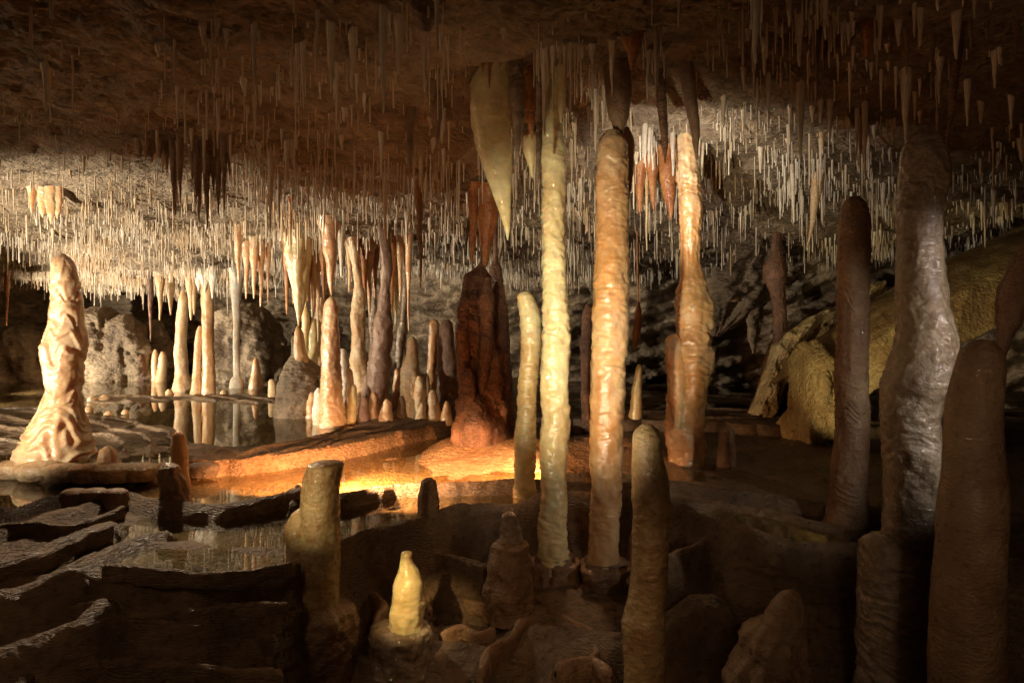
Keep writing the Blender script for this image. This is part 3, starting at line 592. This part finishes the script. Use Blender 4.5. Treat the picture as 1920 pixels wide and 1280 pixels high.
T('stalagmite', 'thin dark club shaped stalagmite between the two tall columns', ST, 8.2, 'rust', [[(570,1102,3),(578,1102,7),(600,1101,9),(650,1100,11),(700,1099,8),(800,1101,9),(850,1101,11)]])
T('stalactite', 'hanging spindle on a thin straw right of the tan column', SC, 8.5, 'amber', [[(440,1195,2),(500,1196,2),(565,1197,2),(582,1197,6),(612,1195,8),(635,1192,7),(655,1190,2)]])
T('stalagmite', 'small yellowish finger right of the tan column', ST, 8.4, 'yellow', [[(683,1198,2),(690,1198,5),(725,1195,8),(790,1193,12),(815,1193,13)]])
# sinuous coral-like rims of dried pools in the pit
def rim_tube(label, pts, r, m='brown', seed=0, grp='sinuous rims in the centre foreground'):
    W = np.array([[(px-CX)/F*(-z*F/(py-HY)), -z*F/(py-HY), z] for px, py, z in pts])
    L_ = np.concatenate([[0], np.cumsum(np.linalg.norm(np.diff(W, axis=0), axis=1))])
    n_ = max(30, int(L_[-1]/0.008)); t = np.linspace(0, L_[-1], n_)
    c = np.stack([np.interp(t, L_, W[:, i]) for i in range(3)], -1)
    k_ = max(2, n_//28); c = np.stack([np.convolve(np.pad(c[:, i], k_, mode='edge'), np.ones(2*k_+1)/(2*k_+1), 'valid') for i in range(3)], -1)
    c[:, 0] += 0.018*fbm(t*9, seed, 0, 3, seed+300); c[:, 1] += 0.02*fbm(t*9, seed, 5, 3, seed+301)
    tg = np.gradient(c, axis=0); tg /= np.linalg.norm(tg, axis=1)[:, None] + 1e-9
    sd = np.stack([-tg[:, 1], tg[:, 0], 0*t], -1); th = np.linspace(0, 2*np.pi, 22, endpoint=False)
    rr = r*(0.8 + 0.35*fbm(t*7, seed*2, 0, 3, seed+302))*np.sqrt(np.clip(np.minimum(t, L_[-1]-t)/r, 0.02, 1))
    A = rr[:, None]*(1 + 0.25*fbm(t[:, None]*14 + 0*th, np.cos(th)[None]*1.5, np.sin(th)[None]*1.5, 3, seed+303))
    up = np.where(np.sin(th) < 0, 4.5, 1.1)[None, :]
    fl_ = 1 + np.where(np.sin(th) < 0, 0.7, 0.0)*np.abs(np.sin(th))
    V = c[:, None, :] + sd[:, None, :]*(A*np.cos(th)[None]*fl_[None])[:, :, None]
    V[:, :, 2] += A*np.sin(th)[None]*up
    org = c[n_//2]; o = make_mesh('rimstone_rim', [((V).reshape(-1, 3), grid_faces(n_, 22, True))], M[m], org)
    tag(o, label, 'rimstone rim', grp)
rim_tube('winding rim curling round a hollow behind the bottle shaped stalagmite', [(808,1150,-1.84),(806,1112,-1.80),(835,1086,-1.77),(885,1084,-1.77),(918,1106,-1.78),(912,1136,-1.80),(880,1130,-1.80),(852,1112,-1.79)], 0.030, seed=1)
rim_tube('long winding rim running right from the hollow to the domed stalagmite', [(908,1140,-1.81),(945,1122,-1.80),(1010,1122,-1.80),(1040,1148,-1.82),(1080,1170,-1.83),(1112,1188,-1.83),(1122,1225,-1.85),(1100,1255,-1.86)], 0.030, seed=2)
rim_tube('thick rim descending to the bottom edge right of the bottle shaped stalagmite', [(1015,1158,-1.82),(975,1172,-1.82),(950,1205,-1.84),(918,1222,-1.84),(902,1262,-1.86),(905,1310,-1.88)], 0.036, seed=3)
rim_tube('flat topped lump of rim nearest the domed stalagmite', [(1040,1262,-1.85),(1070,1244,-1.84),(1120,1243,-1.84),(1150,1268,-1.85)], 0.045, seed=4)
rim_tube('rough rim left of the bottle shaped stalagmite', [(640,1106,-1.70),(690,1112,-1.74),(722,1140,-1.78),(700,1175,-1.82)], 0.04, seed=5)
rim_tube('low rim between the short collared stub and the winding rim', [(826,1190,-1.86),(870,1178,-1.84),(900,1192,-1.86),(930,1180,-1.84)], 0.035, seed=6)
LG = 'rimstone lips in the left foreground'
rim_tube('lowest long rimstone lip crossing the bottom left corner', [(20,1300,-1.66),(80,1258,-1.65),(200,1245,-1.65),(330,1250,-1.65),(450,1264,-1.66),(540,1268,-1.68)], 0.034, 'floor', 11, LG)
rim_tube('rimstone lip second from the bottom on the left', [(-60,1190,-1.50),(60,1162,-1.49),(130,1143,-1.48),(210,1140,-1.48),(270,1158,-1.49),(350,1152,-1.49),(440,1141,-1.49),(545,1136,-1.50)], 0.034, 'floor', 12, LG)
rim_tube('short rimstone lip between the two lowest long ones', [(120,1222,-1.58),(165,1196,-1.57),(240,1186,-1.57),(330,1192,-1.58),(400,1182,-1.58),(470,1170,-1.57)], 0.03, 'floor', 13, LG)
rim_tube('rimstone lip holding the front of the lower mirror pool', [(190,1066,-1.305),(240,1066,-1.305),(300,1073,-1.31),(400,1080,-1.31),(480,1073,-1.31),(550,1056,-1.31)], 0.022, 'floor', 14, LG)
rim_tube('diagonal rimstone lip rising to the dark shelfstone pads', [(-60,1086,-1.27),(0,1068,-1.265),(70,1048,-1.26),(130,1022,-1.255),(210,985,-1.25)], 0.024, 'floor', 15, LG)
rim_tube('uppermost diagonal rimstone lip on the left edge', [(-60,1005,-1.26),(0,988,-1.255),(60,982,-1.25),(120,992,-1.255),(180,975,-1.25),(230,952,-1.25)], 0.024, 'floor', 16, LG)
rim_tube('rimstone lip below the diagonal one at the left edge', [(-60,1140,-1.40),(0,1122,-1.39),(60,1100,-1.37),(130,1066,-1.34),(190,1036,-1.32)], 0.03, 'floor', 17, LG)
# large stalactites
T('stalactite', 'huge yellow tooth shaped stalactite with straight right edge', SC, 4.75, 'yellow',
  [[(60,925,28),(100,922,36),(150,921,37),(200,922,38),(240,923,36),(280,926,32),(320,931,26),(360,939,18),(400,947,10),(430,951,5),(450,952,1)]], bulge=0.04, rip=0.02, flute=0.03, flat=0.7)
T('stalactite', 'greenish tapering stalactite close to the right of the huge yellow tooth', SC, 4.6, 'grey', [[(0,962,14),(60,965,15),(150,968,16),(220,972,12),(290,971,3)]], rip=0.02)
T('stalactite', 'yellow bulb shaped stalactite left of the pale yellow column', SC, 4.9, 'yellow', [[(200,998,2),(240,996,4),(255,993,12),(285,993,12),(310,996,6),(335,998,1)]])
T('stalactite', 'thin grey stalactite hanging in front of the bulb shaped one', SC, 4.3, 'grey', [[(60,1010,10),(100,1011,8),(200,1013,7),(300,1010,5),(345,1008,2)]])
T('stalactite', 'amber stalactite tucked between the greenish one and the yellow column', SC, 4.8, 'amber', [[(60,1003,10),(120,1001,13),(190,993,13),(235,996,6),(262,998,1)]])
T('stalactite', 'pair of yellow lobes fused above the top of the yellow column', SC, 4.7, 'yellow', [[(60,1030,8),(110,1027,10),(180,1022,8),(225,1022,1)],[(80,1052,9),(130,1054,10),(200,1052,7),(230,1052,2)]])
T('stalactite', 'broad dull tooth cut by the top of the picture above the broken column', SC, 3.9, 'amber', [[(-60,1180,36),(0,1181,31),(60,1184,24),(95,1186,12),(130,1184,3)]], bulge=0.08)
T('stalactite', 'long rusty rough stalactite hanging right of the broken column', SC, 5.0, 'rust', [[(30,1235,8),(120,1238,8),(200,1241,9),(260,1246,7),(306,1247,1)]], bulge=0.1)
T('stalactite', 'smooth slanting grey brown stalactite above the curving peach column', SC, 5.0, 'brown', [[(20,1272,12),(90,1278,13),(150,1289,14),(200,1297,12),(250,1304,8),(300,1307,2)]], rip=0.02)
T('stalactite', 'orange drooping lobe left of the white lit column top', SC, 6.5, 'amber', [[(290,1250,15),(335,1252,15),(365,1255,12),(395,1258,5),(412,1258,1)]])
T('stalactite', 'very long thin reddish stalactite in the upper right corner', SC, 4.0, 'rust', [[(-60,1803,12),(0,1801,10),(100,1795,9),(200,1785,6),(287,1773,1)]])
T('stalactite', 'short thick reddish stalactite in the dark upper right ceiling', SC, 4.2, 'amber', [[(-40,1628,16),(20,1626,12),(70,1625,9),(108,1625,6)]])
T('stalactite', 'brown rounded lump hanging at the top edge left of the huge tooth', SC, 3.2, 'brown', [[(-70,782,36),(0,790,28),(35,797,22),(62,797,8)]], bulge=0.15)
T('stalactite', 'long brown finger stalactite below the left end of the ragged curtain', SC, 4.8, 'brown', [[(110,770,14),(170,771,10),(220,770,8),(295,767,6),(320,767,1)]])
T('stalactite', 'brown fan shaped stalactite left of the huge yellow tooth', SC, 4.8, 'brown', [[(90,822,28),(140,822,20),(190,823,11),(272,820,1)]], flute=0.06)
T('stalactite', 'brown ragged stalactite squeezed between the fan shaped one and the tooth', SC, 4.9, 'brown', [[(90,860,22),(150,858,18),(200,856,10),(240,855,1)]], flute=0.06)
T('stalactite', 'long amber stalactite hanging from the bright ceiling above the slim column', SC, 8.5, 'peach', [[(415,448,12),(435,447,9),(480,446,5),(531,447,1)]])
T('stalactite', 'long thin brown stalactite above the creamy stepped stalagmite', SC, 6.6, 'brown', [[(370,784,8),(400,786,6),(470,789,4),(540,790,1)]])
T('stalactite', 'large yellow hanging spike above the rock mound', SC, 9.0, 'yellow', [[(480,560,26),(515,561,19),(545,563,13),(580,561,7),(611,559,1)]], flute=0.08)
T('stalactite', 'pink tapered stalactite just above the tip of the tall peach stalagmite', SC, 7.9, 'peach', [[(470,618,14),(495,620,9),(530,621,5),(554,622,1)]])
T('stalactite', 'long straight pale stalactite hanging from the right ceiling ledge', SC, 6.6, 'white', [[(275,1484,8),(300,1485,4),(360,1487,4),(416,1489,1)]])
T('stalactite', 'slanting cream stalactite below the right ceiling ledge', SC, 6.9, 'cream', [[(345,1532,11),(375,1529,8),(410,1524,5),(470,1512,1)]])
T('stalactite', 'cream double pointed stalactite on the lit right ceiling', SC, 6.0, 'cream', [[(180,1536,12),(215,1537,9),(250,1540,5),(290,1543,1)],[(190,1530,6),(240,1533,3),(256,1533,1)]])
SMALL = [ # (px, y0, y1, hw, distance, material, group)
 (545,385,470,3,6.9,'cream'),(328,330,405,4,5.9,'brown'),(476,505,560,4,9.6,'peach'),(489,500,575,4,9.7,'peach'),(503,500,565,3,9.8,'peach'),(462,500,560,4,10.1,'peach'),
 (538,510,590,4,9.6,'amber'),(550,505,570,4,9.7,'amber'),(578,490,565,6,9.2,'amber'),(590,495,585,4,9.1,'cream'),(606,500,560,4,9.0,'amber'),(640,440,520,6,8.5,'white'),(655,470,548,5,8.9,'cream'),
 (684,500,575,5,9.0,'amber'),(692,510,590,5,9.1,'cream'),(703,505,560,4,9.2,'amber'),(735,500,590,5,9.0,'amber'),(742,520,610,4,9.1,'yellow'),(750,500,565,4,9.0,'cream'),(766,530,620,3,8.9,'peach'),
 (357,555,600,5,11.8,'cream'),(364,555,590,4,11.8,'cream'),(300,550,600,4,12.8,'cream'),(320,560,590,4,13,'cream'),(282,565,640,3,12.5,'rust'),(13,565,610,2,12,'amber'),
 (60,360,400,6,7.6,'peach'),(1225,330,395,7,6.7,'amber'),(1212,320,470,3,6.9,'cream'),(1200,340,400,8,6.9,'amber'),(1262,240,330,5,6.2,'white'),(1316,250,340,5,6.3,'white')]
for i, (px, y0, y1, hw, d, m) in enumerate(SMALL):
    lab = {'cream': 'slender cream stalactite', 'brown': 'slender brown stalactite', 'peach': 'slender pinkish stalactite', 'amber': 'slender orange stalactite', 'yellow': 'slender yellow stalactite', 'white': 'slender white stalactite', 'rust': 'slender rusty stalactite'}[m]
    reg = 'in the bright ceiling fringe left of the middle group' if px < 520 else ('hanging over the middle group of stalagmites' if px < 900 else 'beside the white lit top of the peach column')
    T('stalactite', lab + ' ' + reg, SC, d, m, [[(y0-18, px, hw*1.9), (y0, px, hw*1.2), ((y0+y1)/2, px, hw*0.75), (y1-4, px, hw*0.4), (y1, px, 0.8)]], 'slender stalactites of the ceiling fringe')
def drapery(label, d, m, x0, x1, ytop, ybase, tips, rndk=3, thick=0.5):
    g = [[(ytop-30, (x0+x1)/2, (x1-x0)*0.36), (ytop, (x0+x1)/2, (x1-x0)*0.40), ((ytop+ybase)/2, (x0+x1)/2, (x1-x0)*0.46), (ybase-6, (x0+x1)/2, (x1-x0)*0.40), (ybase+4, (x0+x1)/2, (x1-x0)*0.2)]]
    for (tx, ty, tw) in tips:
        g.append((d - 0.06 + 0.05*rnd.random(), [(ytop, tx, tw*1.5), (ybase-14, tx, tw*1.4), (ybase+4, tx, tw), ((ybase+ty)/2, tx, tw*0.55), (ty, tx, 0.8)]))
    return T('drapery', label, 'drapery', d, m, g, flat=thick, flute=0.08, bulge=0.14)
drapery('ragged brown curtain of fused stalactites in the upper centre, left part', 4.3, 'brown', 700, 790, 45, 92, [(708,117,6),(722,100,7),(742,138,9),(757,110,6),(774,150,6),(787,120,5)])
drapery('ragged brown curtain of fused stalactites in the upper centre, right part', 4.2, 'brown', 795, 955, 50, 92, [(806,112,7),(818,118,7),(838,104,8),(868,98,9),(905,135,8),(918,165,7),(938,125,8),(950,105,6)])
drapery('orange brown lobed curtain left of the long finger stalactite', 4.9, 'amber', 738, 800, 140, 175, [(752,204,5),(765,180,6),(782,198,8),(795,232,5)])
drapery('brown fringe with dark spikes crossing the bright ceiling edge, left half', 5.6, 'brown', 262, 345, 252, 262, [(262,296,10),(274,300,9),(285,306,10),(300,296,9),(313,325,8),(326,405,9),(338,380,8)], thick=0.8)
drapery('brown fringe with dark spikes crossing the bright ceiling edge, right half', 5.5, 'brown', 356, 432, 254, 268, [(360,340,9),(368,384,9),(374,418,9),(388,430,10),(400,360,9),(410,402,9),(420,398,7),(430,330,7)], thick=0.8)
drapery('pink flower shaped drapery on the far left ceiling', 7.6, 'peach', 72, 116, 378, 395, [(80,408,6),(95,420,8),(108,410,6)])
drapery('tan ragged curtain of fused stalactites above the rock mound', 9.3, 'cream', 545, 625, 470, 505, [(550,560,6),(572,575,6),(585,596,6),(596,640,5),(608,570,6),(618,560,5)])
drapery('small tan curtain hanging above the rear orange column', 11.2, 'white', 365, 410, 505, 525, [(372,545,6),(384,550,7),(398,560,6),(404,548,4)])
drapery('white fringe curtain on the edge of the lit right ceiling', 6.3, 'white', 1256, 1340, 200, 228, [(1262,290,5),(1275,320,7),(1296,300,6),(1310,312,6),(1325,290,4),(1335,270,4)])
drapery('dim brown cluster of fused stalactites in the upper right', 4.4, 'brown', 1525, 1600, 55, 85, [(1532,190,5),(1545,130,8),(1560,105,7),(1575,120,6),(1592,90,5)])
drapery('dark red cluster of fused stalactites near the right top corner', 4.2, 'brown', 1690, 1770, 5, 35, [(1700,140,7),(1722,80,8),(1748,150,9),(1762,60,6)])
drapery('dark cluster of blunt stalactites in the top right corner', 4.0, 'brown', 1800, 1920, -10, 20, [(1820,92,8),(1850,75,9),(1880,60,8),(1905,100,9)])

# ------------------------------------------------------------------ flowstone slope on the right
def sheet(name, label, cat, upper, lower, du, dl, m, seed, thick=0.35, nu=150, nv=46, fl=0.05, group=None, ff=9, rnd_=0.0):
    U = np.array([list(P(px, py, d)) for (px, py), d in zip(upper, du)]); Lw = np.array([list(P(px, py, d)) for (px, py), d in zip(lower, dl)])
    t = np.linspace(0, 1, nu); k = np.linspace(0, 1, len(U))
    def ip(A): k = np.linspace(0, 1, len(A)); return np.stack([np.interp(t, k, A[:, i]) for i in range(3)], -1)
    def sm(A):
        w_ = 7; return np.stack([np.convolve(np.pad(A[:, i], w_, mode='edge'), np.ones(2*w_+1)/(2*w_+1), 'valid') for i in range(3)], -1)
    U = sm(ip(U)); Lw = ip(Lw) if len(lower) > len(upper) else sm(ip(Lw))
    v = np.linspace(-0.35, 1.35, nv)
    G = U[:, None, :] + (Lw-U)[:, None, :]*v[None, :, None]
    G[:, :, 2] -= thick*(np.maximum(0, -v)**1.3*3 + np.maximum(0, v-1)**1.3*5)[None, :]
    G[:, :, 1] += (np.maximum(0, -v)*0.9 + np.maximum(0, v-1)*0.9)[None, :]
    arch = np.sin(np.clip(v, 0, 1)*np.pi)*thick*0.28
    G[:, :, 2] += arch[None, :]
    a, b = np.meshgrid(t, v, indexing='ij')
    n = fbm(a*9, b*2.2, seed, 4, seed)*0.06 + fl*(1-2*np.abs(vn(a*ff, b*0.9, seed, seed+1))) + 0.02*fbm(a*40, b*14, 0, 3, seed+2)
    G[:, :, 1] -= n; G[:, :, 2] += n*0.6
    G[:, :, 1] -= rnd_*np.sin(np.pi*a)
    org = G[nu//2, nv-1].copy()
    V = (G - org).reshape(-1, 3)
    o = mesh_np(name, V, grid_faces(nu, nv), M[m], tuple(org))
    sol = o.modifiers.new('thickness', 'SOLIDIFY'); sol.thickness = 0.06; sol.offset = 1
    return tag(o, label, cat, group)
e = sheet('flowstone_slope', 'wide ochre flowstone slope descending from the right wall and lit from the left', 'flowstone',
  [(2250,300),(2040,370),(1880,440),(1790,478),(1700,525),(1640,565),(1580,605),(1520,648),(1482,700)], [(2330,350),(2120,415),(1920,490),(1820,535),(1730,585),(1660,625),(1605,668),(1572,705),(1560,745)],
  [8.7,8.6,8.5,8.4,8.3,8.2,8.1,8.0,7.8], [7.0,7.0,7.0,7.0,7.0,7.1,7.2,7.3,7.3], 'flow', 210, nv=60, fl=0.02)
sheet('flowstone_curtain', 'ochre fluted curtain falling from the lower end of the flowstone slope', 'drapery',
  [(1484,712),(1498,690),(1520,682),(1545,700),(1562,735)], [(1484,770),(1490,800),(1497,778),(1505,812),(1513,782),(1521,806),(1528,776),(1537,815),(1546,788),(1553,808),(1562,780)],
  [7.9,7.7,7.6,7.6,7.7], [7.75,7.65,7.6,7.5,7.5,7.45,7.45,7.45,7.5,7.55,7.6], 'flow', 240, thick=0.05, nu=200, nv=60, fl=0.11, ff=11, rnd_=0.35)
sheet('flowstone_ridge', 'thin dark flowstone ridge with a pale lit edge behind the ochre slope', 'flowstone',
  [(1660,520),(1600,560),(1550,585),(1500,608),(1465,640),(1450,690),(1436,740),(1418,775)], [(1670,545),(1620,590),(1570,610),(1520,650),(1490,690),(1470,730),(1460,770),(1440,790)],
  [9.2,9.1,9.0,8.9,8.8,8.7,8.6,8.5], [9.0,8.9,8.8,8.7,8.6,8.5,8.4,8.4], 'flow', 220, thick=0.2, nv=40)
T('boulder', 'pale green grey rock lump with dripstone feet under the dark right ceiling', 'boulder', 9.6, 'wall', [[(455,1425,12),(480,1415,36),(520,1390,58),(560,1372,56),(590,1362,44),(615,1352,22),(630,1345,6)], (9.4, [(540,1408,12),(580,1412,15),(620,1410,9),(652,1412,4),(662,1413,2)]), (9.4, [(520,1425,10),(570,1424,10),(630,1420,3)]), (9.5, [(500,1345,10),(560,1345,16),(610,1340,5)])], bulge=0.3)
T('stalagmite', 'dull yellow bulb with a straw touching it, on the green grey rock lump', ST, 9.3, 'olive', [[(440,1370,1),(525,1371,2),(532,1372,6),(548,1373,10),(565,1373,11)]])
T('stalactite', 'mauve tapered stalactite at the right edge beside the blurred stalagmite', SC, 4.6, 'mauve', [[(455,1925,6),(490,1916,16),(540,1905,27),(570,1899,27),(600,1893,22),(640,1882,12),(690,1877,1)]])
T('boulder', 'dark rounded boulder against the right wall', 'boulder', 5.6, 'wall', [[(880,1850,30),(900,1860,70),(940,1870,100),(1000,1880,120),(1060,1880,120)]], bulge=0.2)
# boulders along the far wall
for lab, (px, y0, y1, hw, d) in {
 'broad tan boulder with a slanting face behind the large peach stalagmite': (190,575,725,60,14.6),
 'pointed pale boulder right of the dark crack by the far wall': (235,590,728,42,14.4),
 'low dark boulder at the left edge of the far shore': (20,610,728,70,14.4),
 'ochre boulder with an overhanging brow behind the thin column': (470,570,735,75,14.4),
 'small grey boulder behind the small orange cone': (420,655,735,40,14.0),
 'tan boulder leaning on the far wall left of the stubs': (290,600,728,34,15.0)}.items():
    T('boulder', lab, 'boulder', d, 'wall', [[(y0, px, hw*0.25), (y0+14, px-hw*0.1, hw*0.6), ((y0+y1)/2, px, hw*0.95), (y1-14, px+hw*0.1, hw*1.05), (y1, px, hw*1.1)]], bulge=0.3, rip=0.05, ripf=5)
PADS = [(30,866,884,46,5.75),(75,868,889,44,5.62),(120,872,893,36,5.5),(165,872,894,34,5.45),(215,872,893,40,5.45),(262,871,891,38,5.5),(306,870,884,22,5.6),(378,869,884,32,5.65),(140,918,938,26,4.95),(178,917,940,24,4.9),(216,918,945,24,4.85),(558,917,936,22,4.95)]
for i, (px, y0, y1, hw, d) in enumerate(PADS):
    T('shelfstone_pad', 'scalloped rounded pad of pale shelfstone edging the pool by the large peach stalagmite' if i < 8 else 'dark rounded lily pad of shelfstone on the nearer pool rim', 'shelfstone pad', d, 'cream' if i < 7 else 'brown',
      [[(y0-1, px, hw*0.55), (y0, px, hw*0.85), (y0+(y1-y0)*0.35, px, hw), (y0+(y1-y0)*0.5, px, hw*0.94), (y0+(y1-y0)*0.7, px, hw), (y1, px, hw*0.9), (y1+8, px, hw*0.8)]], 'shelfstone pads round the pools', bulge=0.12, rip=0.0, flat=0.8)
CL = [(655,690,775,8,8.3),(688,700,768,9,8.6),(700,735,775,8,8.1),(745,690,775,9,8.7),(752,742,780,7,8.1),(798,700,775,8,8.8),(826,690,775,9,8.9),(630,735,785,7,8.3),(584,735,760,9,8.5),(760,650,770,7,9.2),(790,752,782,8,8.05),(682,742,780,8,8.0),(838,752,782,7,8.0),(725,748,782,9,7.95)]
for i, (px, y0, y1, hw, d) in enumerate(CL):
    T('stalagmite', 'small lumpy stalagmite crowded at the feet of the middle group', ST, d, ['cream', 'mauve', 'tan', 'peach', 'brown'][i % 5],
      [[(y0, px, 1.5), (y0+3, px, hw*0.55), ((2*y0+y1)/3, px+1, hw*0.8), ((y0+2*y1)/3, px-1, hw), (y1, px, hw*1.3)]], 'small stalagmites of the middle group', bulge=0.16)
PEB = [(173,752,10,10.3),(196,749,10,10.4),(203,778,9,8.7),(235,775,8,8.8),(318,737,8,11.4),(420,737,7,11.3),(542,740,6,11.0),(165,770,10,9.0),(560,915,9,5.1),(640,760,6,8.3),(690,765,7,8.2)]
for px, py, hw, d in PEB:
    T('cobble', 'small rounded calcite lump on the wet shelf round the rear pool', 'cobble', d, 'cream', [[(py-hw*0.9, px, hw*0.3), (py-hw*0.6, px, hw*0.8), (py, px, hw), (py+hw*0.9, px, hw*0.9)]], 'rounded calcite lumps on the pool shelf', bulge=0.14)

# ------------------------------------------------------------------ soda straws
def straw_geo(seg=6, seed=0):
    cone = seed >= 4
    prof = [(0.0, 1.9), (0.04, 1.35), (0.12, 1.05), (0.45, 0.95), (0.8, 0.9), (0.95, 0.95), (0.985, 0.8), (1.0, 0.25)]
    if cone: prof = [(0.0, 3.3), (0.07, 3.0), (0.2, 2.6), (0.4, 2.1), (0.62, 1.5), (0.84, 1.0), (0.96, 0.8), (1.0, 0.25)]
    r_ = random.Random(seed); V = []
    for i, (t, r) in enumerate(prof):
        ox, oy = (r_.uniform(-.4, .4), r_.uniform(-.4, .4)) if 1 < i < 6 else (0, 0)
        for k in range(seg):
            a = 2*math.pi*k/seg; V.append(((math.cos(a)*r + ox), (math.sin(a)*r + oy), -t))
    return np.array(V), grid_faces(len(prof), seg, True), seg*len(prof)
protos = [straw_geo(8, i) for i in range(6)]
rs = np.random.RandomState(5)
def sample(n, x0, x1, y0, y1):
    return rs.uniform(x0, x1, n), rs.uniform(y0, y1, n)
Nc = 330000
sx, sy = sample(Nc, -11, 8.5, 2.4, 14.5)
sz = ceil_z(sx, sy)
px = sx/sy*F + CX; py = HY - sz/sy*F
keep = (px > -60) & (px < 1980) & (py > -80) & (py < 580)
sx, sy, sz, px, py = [a[keep] for a in (sx, sy, sz, px, py)]
# density (straws per square metre, relative)
clump = ss(-0.25, 0.35, fbm(sx*1.5, sy*1.9, 0, 3, 140))
crack = np.exp(-(fbm(sx*1.1 + 0.5*sy, sy*1.5, 0, 4, 141)/0.06)**2) + 0.8*np.exp(-(fbm(sx*2.4, sy*2.8, 4, 3, 142)/0.05)**2)
e1 = ceil_z(sx, sy - 0.12, False); e2 = ceil_z(sx, sy + 0.12, False)
lip = np.clip((np.maximum(e1, e2) - ceil_z(sx, sy, False))*9, 0, 1)
edge_y = np.interp(px, [0, 320, 640, 900], [335, 355, 395, 400])
bright = ss(-25, 25, py - edge_y) * ss(960, 860, px)
dmid = ss(230, 420, px) * (1-bright) * ss(-60, 40, py) * ss(1010, 940, px)
right = ss(960, 1020, px) * ss(1720, 1500, px)
frt = ss(1480, 1650, px)
dens = 1.0*bright*(0.2+0.8*clump) + 1.2*dmid*(0.3+0.7*clump) + 0.85*right*(0.2+0.8*clump) + 0.17 + 0.10*frt
dens = dens * (0.14 + 1.45*crack) * (0.6 + 1.0*lip) * np.clip(sy/9.0, 0.35, 1.25)
dens = dens * (1 - 0.6*bright*ss(150, 50, px)*ss(440, 470, py)*ss(540, 520, py))
dens = dens * (1 - 0.65*right*ss(7.2, 8.6, sy))
dens = dens * (1 - ((px > 850) & (px < 1000) & (sy < 5.2)) * 0.96) * (1 - ((px > 1250) & (px < 1335) & (sy < 6.5)) * 0.85) * (1 - ((px > 1110) & (px < 1190) & (sy < 4.9)) * 0.8)
pick = rs.rand(len(sx)) < dens*(0.52 + 0.06*bright)
sx, sy, sz, px, py, bright, right, dmid, lip, frt = [a[pick] for a in (sx, sy, sz, px, py, bright, right, dmid, lip, frt)]
n = len(sx)
ln = (0.025 + 0.25*rs.rand(n)**2.1)*(0.75 + 0.5*lip) * (1 + 0.35*dmid + 0.3*right)
big = rs.rand(n) < 0.07; ln = np.where(big, ln*1.8, ln)
rad = (0.0036 + 0.0046*rs.rand(n)**2.4)*0.92 * np.where(big, 1.5, 1) * (1 + 0.15*bright)
cone = rs.rand(n) < (0.05 + 0.5*frt + 0.10*dmid + 0.05*right)
ln = np.where(cone, ln*1.25 + 0.05, ln)
rad = np.where(cone & (py < 270), rad*1.4, rad)
type_ = np.where(cone, rs.randint(4, 6, n), rs.randint(0, 4, n))
score = ln*rad/sy**2 * ((px > 0) & (px < 1920) & (py > -20))
order = np.argsort(-score); ind = order[:300]; rest = order[300:]
pm = []
for i, (V, Fa, _) in enumerate(protos):
    o = mesh_np('soda_straw', V, Fa, M['straw']); pm.append(o.data); bpy.data.objects.remove(o)
SG = 'soda straws hanging from the cave ceiling'
for i in ind:
    o = bpy.data.objects.new('soda_straw', pm[type_[i]]); C.objects.link(o)
    o.location = (sx[i], sy[i], sz[i] + 0.03); o.scale = (rad[i], rad[i], ln[i])
    if type_[i] > 3: lb = 'small tapered brownish stalactite among the straws on the %s ceiling' % ('left' if px[i] < 960 else 'right')
    elif bright[i] > 0.5: lb = 'thin pale soda straw in the bright fringe of the left ceiling'
    elif px[i] < 430: lb = 'thin brown lit soda straw on the dark upper left ceiling'
    elif px[i] < 960: lb = 'thin dim soda straw on the dark ceiling left of the tall yellow column'
    elif px[i] < 1420: lb = 'thin soda straw on the ceiling around the tops of the tall columns'
    else: lb = 'thin soda straw on the ceiling right of the curving peach column'
    tag(o, lb, 'soda straw', SG)
V0, F0, nv0 = protos[0]
allV = []; 
for q in range(6):
    Vq = protos[q][0]; idx = rest[type_[rest] == q]
    A = Vq[None, :, :] * np.stack([rad[idx], rad[idx], ln[idx]], -1)[:, None, :] + np.stack([sx[idx], sy[idx], sz[idx] + 0.03], -1)[:, None, :]
    allV.append(A.reshape(-1, 3))
allV = np.vstack(allV); ks = len(allV)//nv0
FF = (F0[None] + (np.arange(ks)*nv0)[:, None, None]).reshape(-1, 4)
tag(mesh_np('soda_straw_fringe', allV, FF, M['straw']), 'countless thin soda straws covering the cave ceiling', 'soda straws', None, 'stuff')
print('straws', n)
